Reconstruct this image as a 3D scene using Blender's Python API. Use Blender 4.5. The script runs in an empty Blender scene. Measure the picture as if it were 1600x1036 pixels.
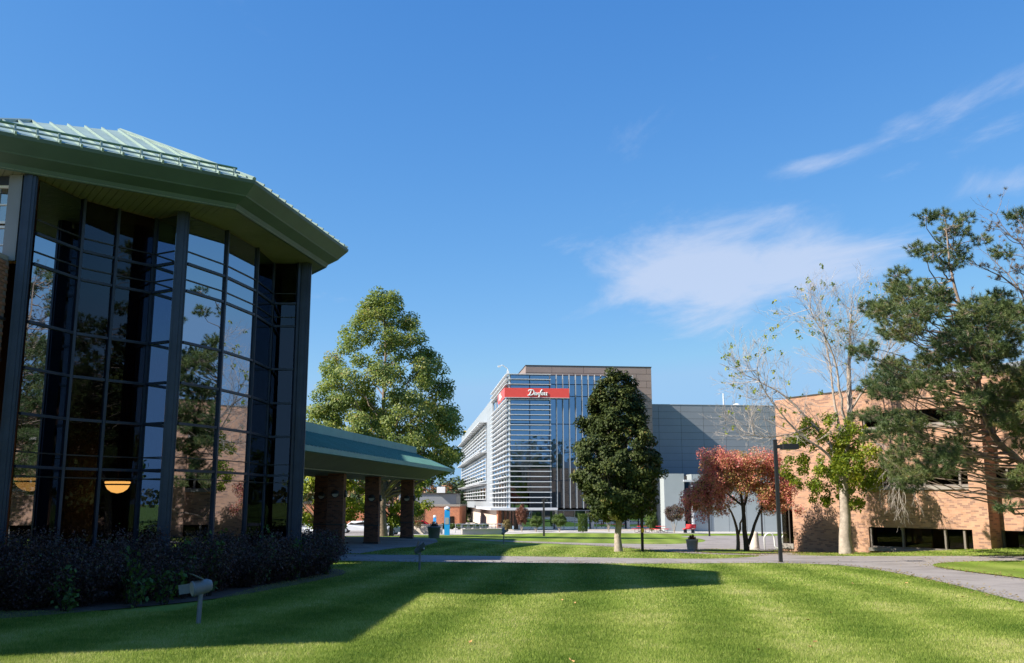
import bpy, bmesh, math, random
import numpy as np
from mathutils import Vector, Matrix
from mathutils.geometry import delaunay_2d_cdt

random.seed(7)
rng = np.random.default_rng(7)
R = math.radians
scene = bpy.context.scene
COL = scene.collection

# ------------------------------------------------------------------ camera
cam_d = bpy.data.cameras.new('camera')
cam = bpy.data.objects.new('camera', cam_d)
COL.objects.link(cam)
cam.location = (0, 0, 1.65)
cam.rotation_euler = (R(90 + 10.15), 0, 0)
cam_d.sensor_width = 36.0
cam_d.lens = 33.3
cam_d.clip_start = 0.1
cam_d.clip_end = 8000
scene.camera = cam

# ------------------------------------------------------------------ sun, sky, exposure
SUN_TO = Vector((-0.94, -0.34, 0)).normalized()
SUN_EL = R(38)
sun_dir = Vector((SUN_TO.x * math.cos(SUN_EL), SUN_TO.y * math.cos(SUN_EL), math.sin(SUN_EL)))
sd = bpy.data.lights.new('sun', 'SUN')
sd.energy = 5.0
sd.angle = R(0.53)
sd.color = (1.0, 0.93, 0.82)
so = bpy.data.objects.new('sun', sd)
COL.objects.link(so)
so.rotation_euler = sun_dir.to_track_quat('Z', 'Y').to_euler()
so.location = (-40, -20, 60)

world = bpy.data.worlds.new('World')
scene.world = world
world.use_nodes = True
wn = world.node_tree
wn.nodes.clear()
WL = wn.links.new


def wmath(op, a, b=None, c=None):
    n = wn.nodes.new('ShaderNodeMath')
    n.operation = op
    for i, v in enumerate((a, b, c)):
        if v is None:
            continue
        if isinstance(v, (int, float)):
            n.inputs[i].default_value = v
        else:
            WL(v, n.inputs[i])
    return n.outputs[0]


sky = wn.nodes.new('ShaderNodeTexSky')
sky.sky_type = 'NISHITA'
sky.sun_disc = False
sky.sun_elevation = SUN_EL
sky.sun_rotation = math.atan2(SUN_TO.x, SUN_TO.y)
sky.air_density = 1.0
sky.dust_density = 0.35
sky.ozone_density = 2.2
sks = wn.nodes.new('ShaderNodeSeparateColor')
WL(sky.outputs[0], sks.inputs[0])
skc = wn.nodes.new('ShaderNodeCombineColor')
EXPO = 0.95
_ch = []
for _i, (_g, _k) in enumerate(((1.28, 0.98), (0.85, 0.92), (0.50, 1.06))):      # grade towards the deep blue of a clear autumn day
    _ch.append(wmath('MULTIPLY', wmath('POWER', wmath('MULTIPLY', sks.outputs[_i], 0.135), _g), _k / 2 ** EXPO))
_b = wmath('MINIMUM', _ch[2], 0.90 / 2 ** EXPO)
WL(wmath('MINIMUM', _ch[0], wmath('MULTIPLY', _b, 0.38)), skc.inputs[0])
WL(wmath('MINIMUM', _ch[1], wmath('MULTIPLY', _b, 0.66)), skc.inputs[1])
WL(_b, skc.inputs[2])
tc = wn.nodes.new('ShaderNodeTexCoord')
sep = wn.nodes.new('ShaderNodeSeparateXYZ')
WL(tc.outputs['Generated'], sep.inputs[0])
zc = wmath('ADD', wmath('MAXIMUM', sep.outputs[2], 0.0), 0.06)
cu = wmath('DIVIDE', sep.outputs[0], zc)      # position on a flat cloud deck
cv = wmath('DIVIDE', sep.outputs[1], zc)
comb = wn.nodes.new('ShaderNodeCombineXYZ')
WL(wmath('MULTIPLY_ADD', cv, 0.12, cu), comb.inputs[0])
WL(wmath('MULTIPLY', cv, 0.55), comb.inputs[1])


def wnoise(scale, detail, rough, off):
    mp = wn.nodes.new('ShaderNodeMapping')
    mp.inputs['Location'].default_value = off
    WL(comb.outputs[0], mp.inputs[0])
    n = wn.nodes.new('ShaderNodeTexNoise')
    n.inputs['Scale'].default_value = scale
    n.inputs['Detail'].default_value = detail
    n.inputs['Roughness'].default_value = rough
    n.inputs['Distortion'].default_value = 0.4
    WL(mp.outputs[0], n.inputs['Vector'])
    return n.outputs[0]


def wblob(u, v, ru, rv, tilt, amp):
    du = wmath('SUBTRACT', cu, u)
    dv = wmath('SUBTRACT', cv, v)
    a = wmath('DIVIDE', wmath('MULTIPLY_ADD', dv, math.sin(tilt), wmath('MULTIPLY', du, math.cos(tilt))), ru)
    b = wmath('DIVIDE', wmath('MULTIPLY_ADD', dv, math.cos(tilt), wmath('MULTIPLY', du, -math.sin(tilt))), rv)
    r2 = wmath('ADD', wmath('MULTIPLY', a, a), wmath('MULTIPLY', b, b))
    return wmath('MULTIPLY', wmath('POWER', 2.718, wmath('MULTIPLY', r2, -1.0)), amp)


fine = wnoise(2.6, 9, 0.62, (3.1, 1.7, 0))
broad = wnoise(0.55, 3, 0.5, (11.3, 4.2, 0))
cover = wmath('MULTIPLY', wmath('MAXIMUM', wmath('SUBTRACT', broad, 0.63), 0.0), 2.0)
for _b in ((0.50, 3.30, 0.32, 0.60, 0.0, 0.62), (0.82, 3.45, 0.38, 0.62, 0.0, 0.66), (1.12, 3.10, 0.38, 0.40, 0.0, 0.60), (0.95, 2.02, 0.44, 0.10, R(-63), 0.40), (1.12, 2.13, 0.36, 0.09, R(-58), 0.42), (1.34, 2.36, 0.24, 0.17, R(-20), 0.56), (0.75, 2.30, 0.14, 0.06, R(-40), 0.40)):
    cover = wmath('ADD', cover, wblob(*_b))

dens = wmath('ADD', wmath('MULTIPLY_ADD', wmath('SUBTRACT', fine, 0.5), 1.9, -0.25), cover)
ss = wn.nodes.new('ShaderNodeMapRange')
ss.interpolation_type = 'SMOOTHSTEP'
ss.inputs['From Min'].default_value = 0.0
ss.inputs['From Max'].default_value = 0.75
ss.inputs['To Max'].default_value = 0.76
WL(dens, ss.inputs['Value'])
mixc = wn.nodes.new('ShaderNodeMix')
mixc.data_type = 'RGBA'
WL(ss.outputs[0], mixc.inputs['Factor'])
WL(skc.outputs[0], mixc.inputs['A'])
mixc.inputs['B'].default_value = (0.33, 0.375, 0.475, 1)
bg = wn.nodes.new('ShaderNodeBackground')
WL(mixc.outputs['Result'], bg.inputs[0])
bg.inputs[1].default_value = 1.0
wo = wn.nodes.new('ShaderNodeOutputWorld')
WL(bg.outputs[0], wo.inputs[0])

vs = scene.view_settings
vs.view_transform = 'Standard'
vs.look = 'None'
vs.gamma = 1.0
vs.use_curve_mapping = False
vs.exposure = EXPO
scene.cycles.max_bounces = 8
scene.cycles.transparent_max_bounces = 16
scene.cycles.caustics_reflective = False
scene.cycles.caustics_refractive = False


# ------------------------------------------------------------------ materials
def new_mat(name):
    m = bpy.data.materials.new(name)
    m.use_nodes = True
    nt = m.node_tree
    nt.nodes.clear()
    out = nt.nodes.new('ShaderNodeOutputMaterial')
    return m, nt, out


def principled(nt, out, rough, metal=0.0, spec=0.5):
    p = nt.nodes.new('ShaderNodeBsdfPrincipled')
    p.inputs['Roughness'].default_value = rough
    p.inputs['Metallic'].default_value = metal
    p.inputs['Specular IOR Level'].default_value = spec
    nt.links.new(p.outputs[0], out.inputs[0])
    return p


def noise(nt, vec, scale, detail=4, rough=0.55):
    n = nt.nodes.new('ShaderNodeTexNoise')
    n.inputs['Scale'].default_value = scale
    n.inputs['Detail'].default_value = detail
    n.inputs['Roughness'].default_value = rough
    if vec is not None:
        nt.links.new(vec, n.inputs['Vector'])
    return n.outputs[0]


def mixrgb(nt, fac, a, b, mode='MIX'):
    n = nt.nodes.new('ShaderNodeMix')
    n.data_type = 'RGBA'
    n.blend_type = mode
    for key, v in (('Factor', fac), ('A', a), ('B', b)):
        if isinstance(v, (int, float)):
            n.inputs[key].default_value = v
        elif isinstance(v, tuple):
            n.inputs[key].default_value = (*v, 1) if len(v) == 3 else v
        else:
            nt.links.new(v, n.inputs[key])
    return n.outputs['Result']


def ramp(nt, fac, stops):
    n = nt.nodes.new('ShaderNodeValToRGB')
    els = n.color_ramp.elements
    while len(els) < len(stops):
        els.new(0.5)
    for e, (p, c) in zip(els, stops):
        e.position = p
        e.color = (*c, 1)
    nt.links.new(fac, n.inputs[0])
    return n.outputs[0]


def bump(nt, p, height, strength, dist=0.01):
    b = nt.nodes.new('ShaderNodeBump')
    b.inputs['Strength'].default_value = strength
    b.inputs['Distance'].default_value = dist
    nt.links.new(height, b.inputs['Height'])
    nt.links.new(b.outputs[0], p.inputs['Normal'])


def plain(name, col, rough=0.6, var=0.12, scale=2.0, metal=0.0, spec=0.5, bumpy=0.0, bscale=60, streak=False):
    m, nt, out = new_mat(name)
    p = principled(nt, out, rough, metal, spec)
    t = nt.nodes.new('ShaderNodeTexCoord')
    vec = t.outputs['Object']
    if streak:
        mp = nt.nodes.new('ShaderNodeMapping')
        mp.inputs['Scale'].default_value = (1, 1, 0.12)
        nt.links.new(vec, mp.inputs[0])
        vec = mp.outputs[0]
    n = noise(nt, vec, scale, 6, 0.6)
    lo = tuple(c * (1 - var) for c in col)
    hi = tuple(min(1, c * (1 + var)) for c in col)
    c = ramp(nt, n, [(0.3, lo), (0.7, hi)])
    nt.links.new(c, p.inputs['Base Color'])
    if bumpy:
        bump(nt, p, noise(nt, t.outputs['Object'], bscale, 4), bumpy)
    return m


def brick_mat(name, c1, c2, c3, mortar, bw=0.215, bh=0.075):
    m, nt, out = new_mat(name)
    p = principled(nt, out, 0.85, 0, 0.2)
    uv = nt.nodes.new('ShaderNodeUVMap')
    b = nt.nodes.new('ShaderNodeTexBrick')
    b.inputs['Color1'].default_value = (0, 0, 0, 1)
    b.inputs['Color2'].default_value = (1, 1, 1, 1)
    b.inputs['Mortar'].default_value = (0.5, 0.5, 0.5, 1)
    b.inputs['Scale'].default_value = 1.0
    b.inputs['Mortar Size'].default_value = 0.005
    b.inputs['Brick Width'].default_value = bw
    b.inputs['Row Height'].default_value = bh
    b.inputs['Bias'].default_value = -0.05
    nt.links.new(uv.outputs[0], b.inputs['Vector'])
    col = ramp(nt, b.outputs['Color'], [(0.0, c1), (0.60, c2), (0.74, c3), (1.0, c3)])
    big = noise(nt, uv.outputs[0], 0.7, 5)
    col = mixrgb(nt, 1.0, col, ramp(nt, big, [(0.3, (0.78, 0.77, 0.76)), (0.7, (1.12, 1.1, 1.06))]), 'MULTIPLY')
    col = mixrgb(nt, b.outputs['Fac'], col, mortar)
    nt.links.new(col, p.inputs['Base Color'])
    inv = nt.nodes.new('ShaderNodeMath')
    inv.operation = 'SUBTRACT'
    inv.inputs[0].default_value = 1
    nt.links.new(b.outputs['Fac'], inv.inputs[1])
    bump(nt, p, inv.outputs[0], 0.5, 0.006)
    return m


def glass_mat(name, tint, refl, glossc=(0.85, 0.9, 0.95), rough=0.0, wav=0.0, fk=0.9):
    m, nt, out = new_mat(name)
    tr = nt.nodes.new('ShaderNodeBsdfTransparent')
    tr.inputs[0].default_value = (*tint, 1)
    gl = nt.nodes.new('ShaderNodeBsdfGlossy')
    gl.inputs['Color'].default_value = (*glossc, 1)
    gl.inputs['Roughness'].default_value = rough
    if wav:
        t = nt.nodes.new('ShaderNodeTexCoord')
        b = nt.nodes.new('ShaderNodeBump')
        b.inputs['Strength'].default_value = wav
        b.inputs['Distance'].default_value = 0.02
        nt.links.new(noise(nt, t.outputs['Object'], 0.9, 2), b.inputs['Height'])
        nt.links.new(b.outputs[0], gl.inputs['Normal'])
    fr = nt.nodes.new('ShaderNodeFresnel')
    fr.inputs['IOR'].default_value = 1.5
    ma = nt.nodes.new('ShaderNodeMath')
    ma.operation = 'MULTIPLY_ADD'
    ma.use_clamp = True
    nt.links.new(fr.outputs[0], ma.inputs[0])
    ma.inputs[1].default_value = fk
    ma.inputs[2].default_value = refl
    mx = nt.nodes.new('ShaderNodeMixShader')
    nt.links.new(ma.outputs[0], mx.inputs[0])
    nt.links.new(tr.outputs[0], mx.inputs[1])
    nt.links.new(gl.outputs[0], mx.inputs[2])
    nt.links.new(mx.outputs[0], out.inputs[0])
    return m


def leaf_mat(name, stops, transl=0.35, rough=0.5, spec=0.35):
    green = name in ('leaf_sycamore', 'leaf_yellow', 'leaf_ash')
    m, nt, out = new_mat(name)
    at = nt.nodes.new('ShaderNodeAttribute')
    at.attribute_name = 'tint'
    col = ramp(nt, at.outputs['Fac'], stops)
    p = nt.nodes.new('ShaderNodeBsdfPrincipled')
    p.inputs['Roughness'].default_value = rough
    p.inputs['Specular IOR Level'].default_value = spec
    nt.links.new(col, p.inputs['Base Color'])
    tl = nt.nodes.new('ShaderNodeBsdfTranslucent')
    nt.links.new(mixrgb(nt, 0.35, col, (0.35, 0.42, 0.03)) if green else col, tl.inputs[0])
    mx = nt.nodes.new('ShaderNodeMixShader')
    mx.inputs[0].default_value = transl
    nt.links.new(p.outputs[0], mx.inputs[1])
    nt.links.new(tl.outputs[0], mx.inputs[2])
    nt.links.new(mx.outputs[0], out.inputs[0])
    return m


def emit_mat(name, col, strength):
    m, nt, out = new_mat(name)
    p = principled(nt, out, 0.5)
    p.inputs['Base Color'].default_value = (*col, 1)
    p.inputs['Emission Color'].default_value = (*col, 1)
    p.inputs['Emission Strength'].default_value = strength
    return m


MT = {}
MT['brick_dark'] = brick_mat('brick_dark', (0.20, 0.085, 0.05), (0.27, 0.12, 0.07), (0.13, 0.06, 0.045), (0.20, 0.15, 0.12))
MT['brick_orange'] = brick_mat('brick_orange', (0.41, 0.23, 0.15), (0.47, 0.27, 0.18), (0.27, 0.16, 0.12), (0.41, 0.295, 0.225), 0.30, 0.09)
MT['brick_far'] = brick_mat('brick_far', (0.45, 0.17, 0.09), (0.50, 0.20, 0.11), (0.35, 0.14, 0.09), (0.42, 0.22, 0.14))
MT['brick_piece'] = plain('brick_piece', (0.22, 0.10, 0.06), 0.85, 0.35, 5.0, spec=0.2, bumpy=0.3)
MT['mortar'] = plain('mortar', (0.16, 0.12, 0.10), 0.95)
MT['roof_green'] = plain('roof_green', (0.29, 0.375, 0.33), 0.42, 0.13, 1.2, 0.15, streak=True)
MT['seam_green'] = plain('seam_green', (0.26, 0.34, 0.295), 0.45, 0.1, 2.0, 0.15)
MT['canopy_green'] = plain('canopy_green', (0.12, 0.27, 0.24), 0.45, 0.12, 1.2, 0.1)
MT['fascia_green'] = plain('fascia_green', (0.062, 0.102, 0.086), 0.5, 0.12, 1.5)
MT['soffit'] = plain('soffit', (0.175, 0.185, 0.125), 0.6, 0.12, 1.5)
MT['rail_green'] = plain('rail_green', (0.07, 0.16, 0.10), 0.4)
MT['frame_blue'] = plain('frame_blue', (0.034, 0.042, 0.064), 0.45, 0.2, 2.0, 0.3)
MT['grey_panel'] = plain('grey_panel', (0.20, 0.205, 0.215), 0.5, 0.06, 1.0)
MT['white_frame'] = plain('white_frame', (0.75, 0.75, 0.74), 0.5, 0.06)
MT['glass_dark'] = glass_mat('glass_dark', (0.36, 0.37, 0.40), 0.045, (0.36, 0.42, 0.52), wav=0.006, fk=0.75)
MT['glass_blue'] = glass_mat('glass_blue', (0.18, 0.26, 0.34), 0.34, (0.50, 0.74, 1.0), 0.015, wav=0.02)
MT['glass_far'] = glass_mat('glass_far', (0.25, 0.30, 0.34), 0.30)
MT['glass_brown'] = glass_mat('glass_brown', (0.45, 0.40, 0.32), 0.02, (0.5, 0.48, 0.44), fk=0.6)
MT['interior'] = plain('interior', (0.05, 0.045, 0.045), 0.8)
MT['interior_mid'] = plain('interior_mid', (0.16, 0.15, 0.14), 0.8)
MT['lamp_orange'] = emit_mat('lamp_orange', (0.9, 0.42, 0.09), 5.0)
MT['asphalt'] = plain('asphalt', (0.285, 0.255, 0.235), 0.9, 0.10, 0.6, bumpy=0.25, bscale=90)
MT['concrete'] = plain('concrete', (0.45, 0.42, 0.39), 0.9, 0.10, 0.8, bumpy=0.15)
MT['concrete_pale'] = plain('concrete_pale', (0.62, 0.54, 0.46), 0.9, 0.08, 3.0, bumpy=0.2)
MT['white_metal'] = plain('white_metal', (0.60, 0.615, 0.64), 0.4, 0.04, 1.0)
MT['grey_metal'] = plain('grey_metal', (0.24, 0.255, 0.28), 0.5, 0.05, 0.4, 0.1)
MT['silver_metal'] = plain('silver_metal', (0.33, 0.355, 0.385), 0.5, 0.04, 0.5, 0.1)
MT['brown_metal'] = plain('brown_metal', (0.32, 0.235, 0.20), 0.5, 0.06, 0.4, 0.1)
MT['joint'] = plain('joint', (0.06, 0.06, 0.065), 0.9)
MT['joint_brown'] = plain('joint_brown', (0.10, 0.08, 0.07), 0.9)
MT['beige'] = plain('beige', (0.62, 0.50, 0.42), 0.8, 0.05, 1.0)
MT['light_wall'] = plain('light_wall', (0.34, 0.375, 0.385), 0.7, 0.04, 0.7)
MT['red_sign'] = plain('red_sign', (0.80, 0.085, 0.065), 0.4, 0.04)
MT['red_paint'] = plain('red_paint', (0.62, 0.03, 0.035), 0.4, 0.05)
MT['blue_paint'] = plain('blue_paint', (0.02, 0.31, 0.74), 0.35, 0.05)
MT['black_metal'] = plain('black_metal', (0.018, 0.018, 0.02), 0.45, 0.2)
MT['lamp_grey'] = plain('lamp_grey', (0.19, 0.195, 0.20), 0.5, 0.15, 6.0)
MT['bronze'] = plain('bronze', (0.055, 0.045, 0.038), 0.45, 0.1)
MT['sill'] = plain('sill', (0.26, 0.23, 0.20), 0.8, 0.1)
MT['window_bronze'] = plain('window_bronze', (0.17, 0.145, 0.125), 0.5, 0.1)
MT['bark'] = plain('bark', (0.20, 0.155, 0.12), 0.95, 0.35, 6.0, spec=0.1, bumpy=0.8, bscale=14)
MT['bark_pale'] = plain('bark_pale', (0.36, 0.30, 0.25), 0.95, 0.28, 5.0, spec=0.1, bumpy=0.8, bscale=14)
MT['bark_dark'] = plain('bark_dark', (0.06, 0.048, 0.04), 0.95, 0.3, 6.0, spec=0.1, bumpy=0.8, bscale=14)
MT['bark_pine'] = plain('bark_pine', (0.25, 0.19, 0.15), 0.95, 0.35, 5.0, spec=0.1, bumpy=0.9, bscale=12)
MT['twig_pale'] = plain('twig_pale', (0.42, 0.37, 0.33), 0.9, 0.2, 2.0, spec=0.1)
MT['soil'] = plain('soil', (0.09, 0.06, 0.045), 0.95, 0.3, 3.0)
MT['tyre'] = plain('tyre', (0.02, 0.02, 0.02), 0.8)
MT['car_white'] = plain('car_white', (0.72, 0.73, 0.75), 0.25, 0.03)
MT['car_red'] = plain('car_red', (0.55, 0.02, 0.03), 0.25, 0.03)
MT['car_grey'] = plain('car_grey', (0.30, 0.31, 0.33), 0.25, 0.03)
MT['yellow'] = plain('yellow', (0.85, 0.55, 0.02), 0.5)
MT['flag_blue'] = plain('flag_blue', (0.03, 0.10, 0.40), 0.5)
MT['lens'] = plain('lens', (0.5, 0.45, 0.36), 0.3)
G1 = (0.045, 0.085, 0.012)
MT['leaf_sycamore'] = leaf_mat('leaf_sycamore', [(0, (0.08, 0.125, 0.03)), (0.5, (0.20, 0.27, 0.07)), (0.85, (0.36, 0.37, 0.10)), (1, (0.40, 0.28, 0.10))], 0.45)
MT['leaf_yellow'] = leaf_mat('leaf_yellow', [(0, (0.16, 0.22, 0.02)), (0.6, (0.32, 0.36, 0.03)), (1, (0.42, 0.34, 0.03))], 0.4)
MT['leaf_maple'] = leaf_mat('leaf_maple', [(0, (0.022, 0.038, 0.010)), (0.55, (0.066, 0.088, 0.022)), (0.92, (0.125, 0.135, 0.03)), (1, (0.16, 0.09, 0.03))], 0.2, 0.6, 0.2)
MT['leaf_crab'] = leaf_mat('leaf_crab', [(0, (0.16, 0.19, 0.05)), (0.3, (0.36, 0.29, 0.08)), (0.48, (0.66, 0.34, 0.17)), (0.7, (0.70, 0.26, 0.22)), (1, (0.62, 0.15, 0.16))], 0.42)
MT['leaf_ash'] = leaf_mat('leaf_ash', [(0, (0.07, 0.12, 0.015)), (0.5, (0.19, 0.25, 0.02)), (1, (0.38, 0.36, 0.03))], 0.38)
MT['needle'] = leaf_mat('needle', [(0, (0.035, 0.065, 0.03)), (0.5, (0.10, 0.145, 0.045)), (0.88, (0.20, 0.22, 0.07)), (1, (0.32, 0.19, 0.07))], 0.2, 0.5, 0.35)
MT['needle_dry'] = leaf_mat('needle_dry', [(0, (0.08, 0.09, 0.04)), (0.5, (0.20, 0.14, 0.07)), (1, (0.30, 0.19, 0.10))], 0.12, 0.5, 0.3)
MT['leaf_barberry'] = leaf_mat('leaf_barberry', [(0, (0.035, 0.022, 0.022)), (0.5, (0.10, 0.055, 0.050)), (0.75, (0.11, 0.09, 0.045)), (1, (0.07, 0.13, 0.03))], 0.2, 0.55, 0.3)
MT['leaf_weed'] = leaf_mat('leaf_weed', [(0, (0.045, 0.09, 0.015)), (1, (0.13, 0.20, 0.04))], 0.3)
MT['leaf_topiary'] = leaf_mat('leaf_topiary', [(0, (0.04, 0.08, 0.012)), (1, (0.13, 0.19, 0.03))], 0.2)
MT['leaf_rust'] = leaf_mat('leaf_rust', [(0, (0.10, 0.035, 0.02)), (1, (0.26, 0.10, 0.05))], 0.2)
MT['leaf_far_green'] = leaf_mat('leaf_far_green', [(0, (0.03, 0.06, 0.03)), (1, (0.09, 0.13, 0.045))], 0.15)
MT['leaf_far_gold'] = leaf_mat('leaf_far_gold', [(0, (0.14, 0.12, 0.04)), (1, (0.32, 0.22, 0.08))], 0.15)
MT['leaf_far_wood'] = leaf_mat('leaf_far_wood', [(0, (0.05, 0.085, 0.04)), (0.5, (0.10, 0.12, 0.05)), (1, (0.22, 0.16, 0.07))], 0.15)
MT['leaf_far_rust'] = leaf_mat('leaf_far_rust', [(0, (0.16, 0.09, 0.04)), (1, (0.32, 0.16, 0.08))], 0.15)
MT['grass_blade'] = leaf_mat('grass_blade', [(0, (0.07, 0.135, 0.014)), (0.45, (0.22, 0.295, 0.045)), (0.8, (0.40, 0.43, 0.115)), (1, (0.55, 0.49, 0.24))], 0.3, 0.65, 0.2)
MT['fallen'] = plain('fallen', (0.42, 0.24, 0.08), 0.7)


def lawn_mat():
    m, nt, out = new_mat('lawn')
    p = principled(nt, out, 0.9, 0, 0.1)
    t = nt.nodes.new('ShaderNodeTexCoord')
    v = t.outputs['Object']
    fine_n = noise(nt, v, 9.0, 8, 0.75)
    col = ramp(nt, fine_n, [(0.25, (0.06, 0.115, 0.012)), (0.5, (0.15, 0.22, 0.028)), (0.75, (0.25, 0.31, 0.055))])
    patch = noise(nt, v, 0.35, 5, 0.6)
    col = mixrgb(nt, ramp(nt, patch, [(0.45, (0, 0, 0)), (0.75, (0.6, 0.6, 0.6))]), col, (0.33, 0.32, 0.10))
    sp = nt.nodes.new('ShaderNodeSeparateXYZ')
    nt.links.new(v, sp.inputs[0])
    a = nt.nodes.new('ShaderNodeMath'); a.operation = 'MULTIPLY_ADD'
    nt.links.new(sp.outputs[1], a.inputs[0]); a.inputs[1].default_value = -0.10
    nt.links.new(sp.outputs[0], a.inputs[2])
    s = nt.nodes.new('ShaderNodeMath'); s.operation = 'MULTIPLY'
    nt.links.new(a.outputs[0], s.inputs[0]); s.inputs[1].default_value = 2 * math.pi / 2.3
    si = nt.nodes.new('ShaderNodeMath'); si.operation = 'SINE'
    nt.links.new(s.outputs[0], si.inputs[0])
    st = nt.nodes.new('ShaderNodeMath'); st.operation = 'MULTIPLY_ADD'
    nt.links.new(si.outputs[0], st.inputs[0]); st.inputs[1].default_value = 0.16; st.inputs[2].default_value = 0.97
    cc = nt.nodes.new('ShaderNodeCombineColor')
    for i in range(3):
        nt.links.new(st.outputs[0], cc.inputs[i])
    col = mixrgb(nt, 1.0, col, cc.outputs[0], 'MULTIPLY')
    nt.links.new(col, p.inputs['Base Color'])
    bump(nt, p, fine_n, 0.6, 0.03)
    return m


MT['lawn'] = lawn_mat()


def asphalt_mat():
    m, nt, out = new_mat('asphalt_worn')
    p = principled(nt, out, 0.92, 0, 0.2)
    t = nt.nodes.new('ShaderNodeTexCoord')
    v = t.outputs['Object']
    grain = noise(nt, v, 45.0, 5, 0.7)
    col = ramp(nt, grain, [(0.3, (0.23, 0.205, 0.19)), (0.7, (0.335, 0.30, 0.277))])
    blot = noise(nt, v, 0.45, 6, 0.65)
    col = mixrgb(nt, 1.0, col, ramp(nt, blot, [(0.32, (0.74, 0.73, 0.72)), (0.52, (1, 1, 1)), (0.75, (1.14, 1.13, 1.1))]), 'MULTIPLY')
    wob = nt.nodes.new('ShaderNodeTexNoise')
    wob.inputs['Scale'].default_value = 0.9
    wob.inputs['Detail'].default_value = 5
    nt.links.new(v, wob.inputs['Vector'])
    mv = mixrgb(nt, 0.82, wob.outputs['Color'], v)
    vo = nt.nodes.new('ShaderNodeTexVoronoi')
    vo.feature = 'DISTANCE_TO_EDGE'
    vo.inputs['Scale'].default_value = 0.33
    nt.links.new(mv, vo.inputs['Vector'])
    crack = ramp(nt, vo.outputs['Distance'], [(0.0, (0.45, 0.44, 0.43)), (0.008, (1, 1, 1))])
    col = mixrgb(nt, 0.8, col, crack, 'MULTIPLY')
    nt.links.new(col, p.inputs['Base Color'])
    bump(nt, p, grain, 0.3)
    return m


MT['asphalt'] = asphalt_mat()


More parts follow.
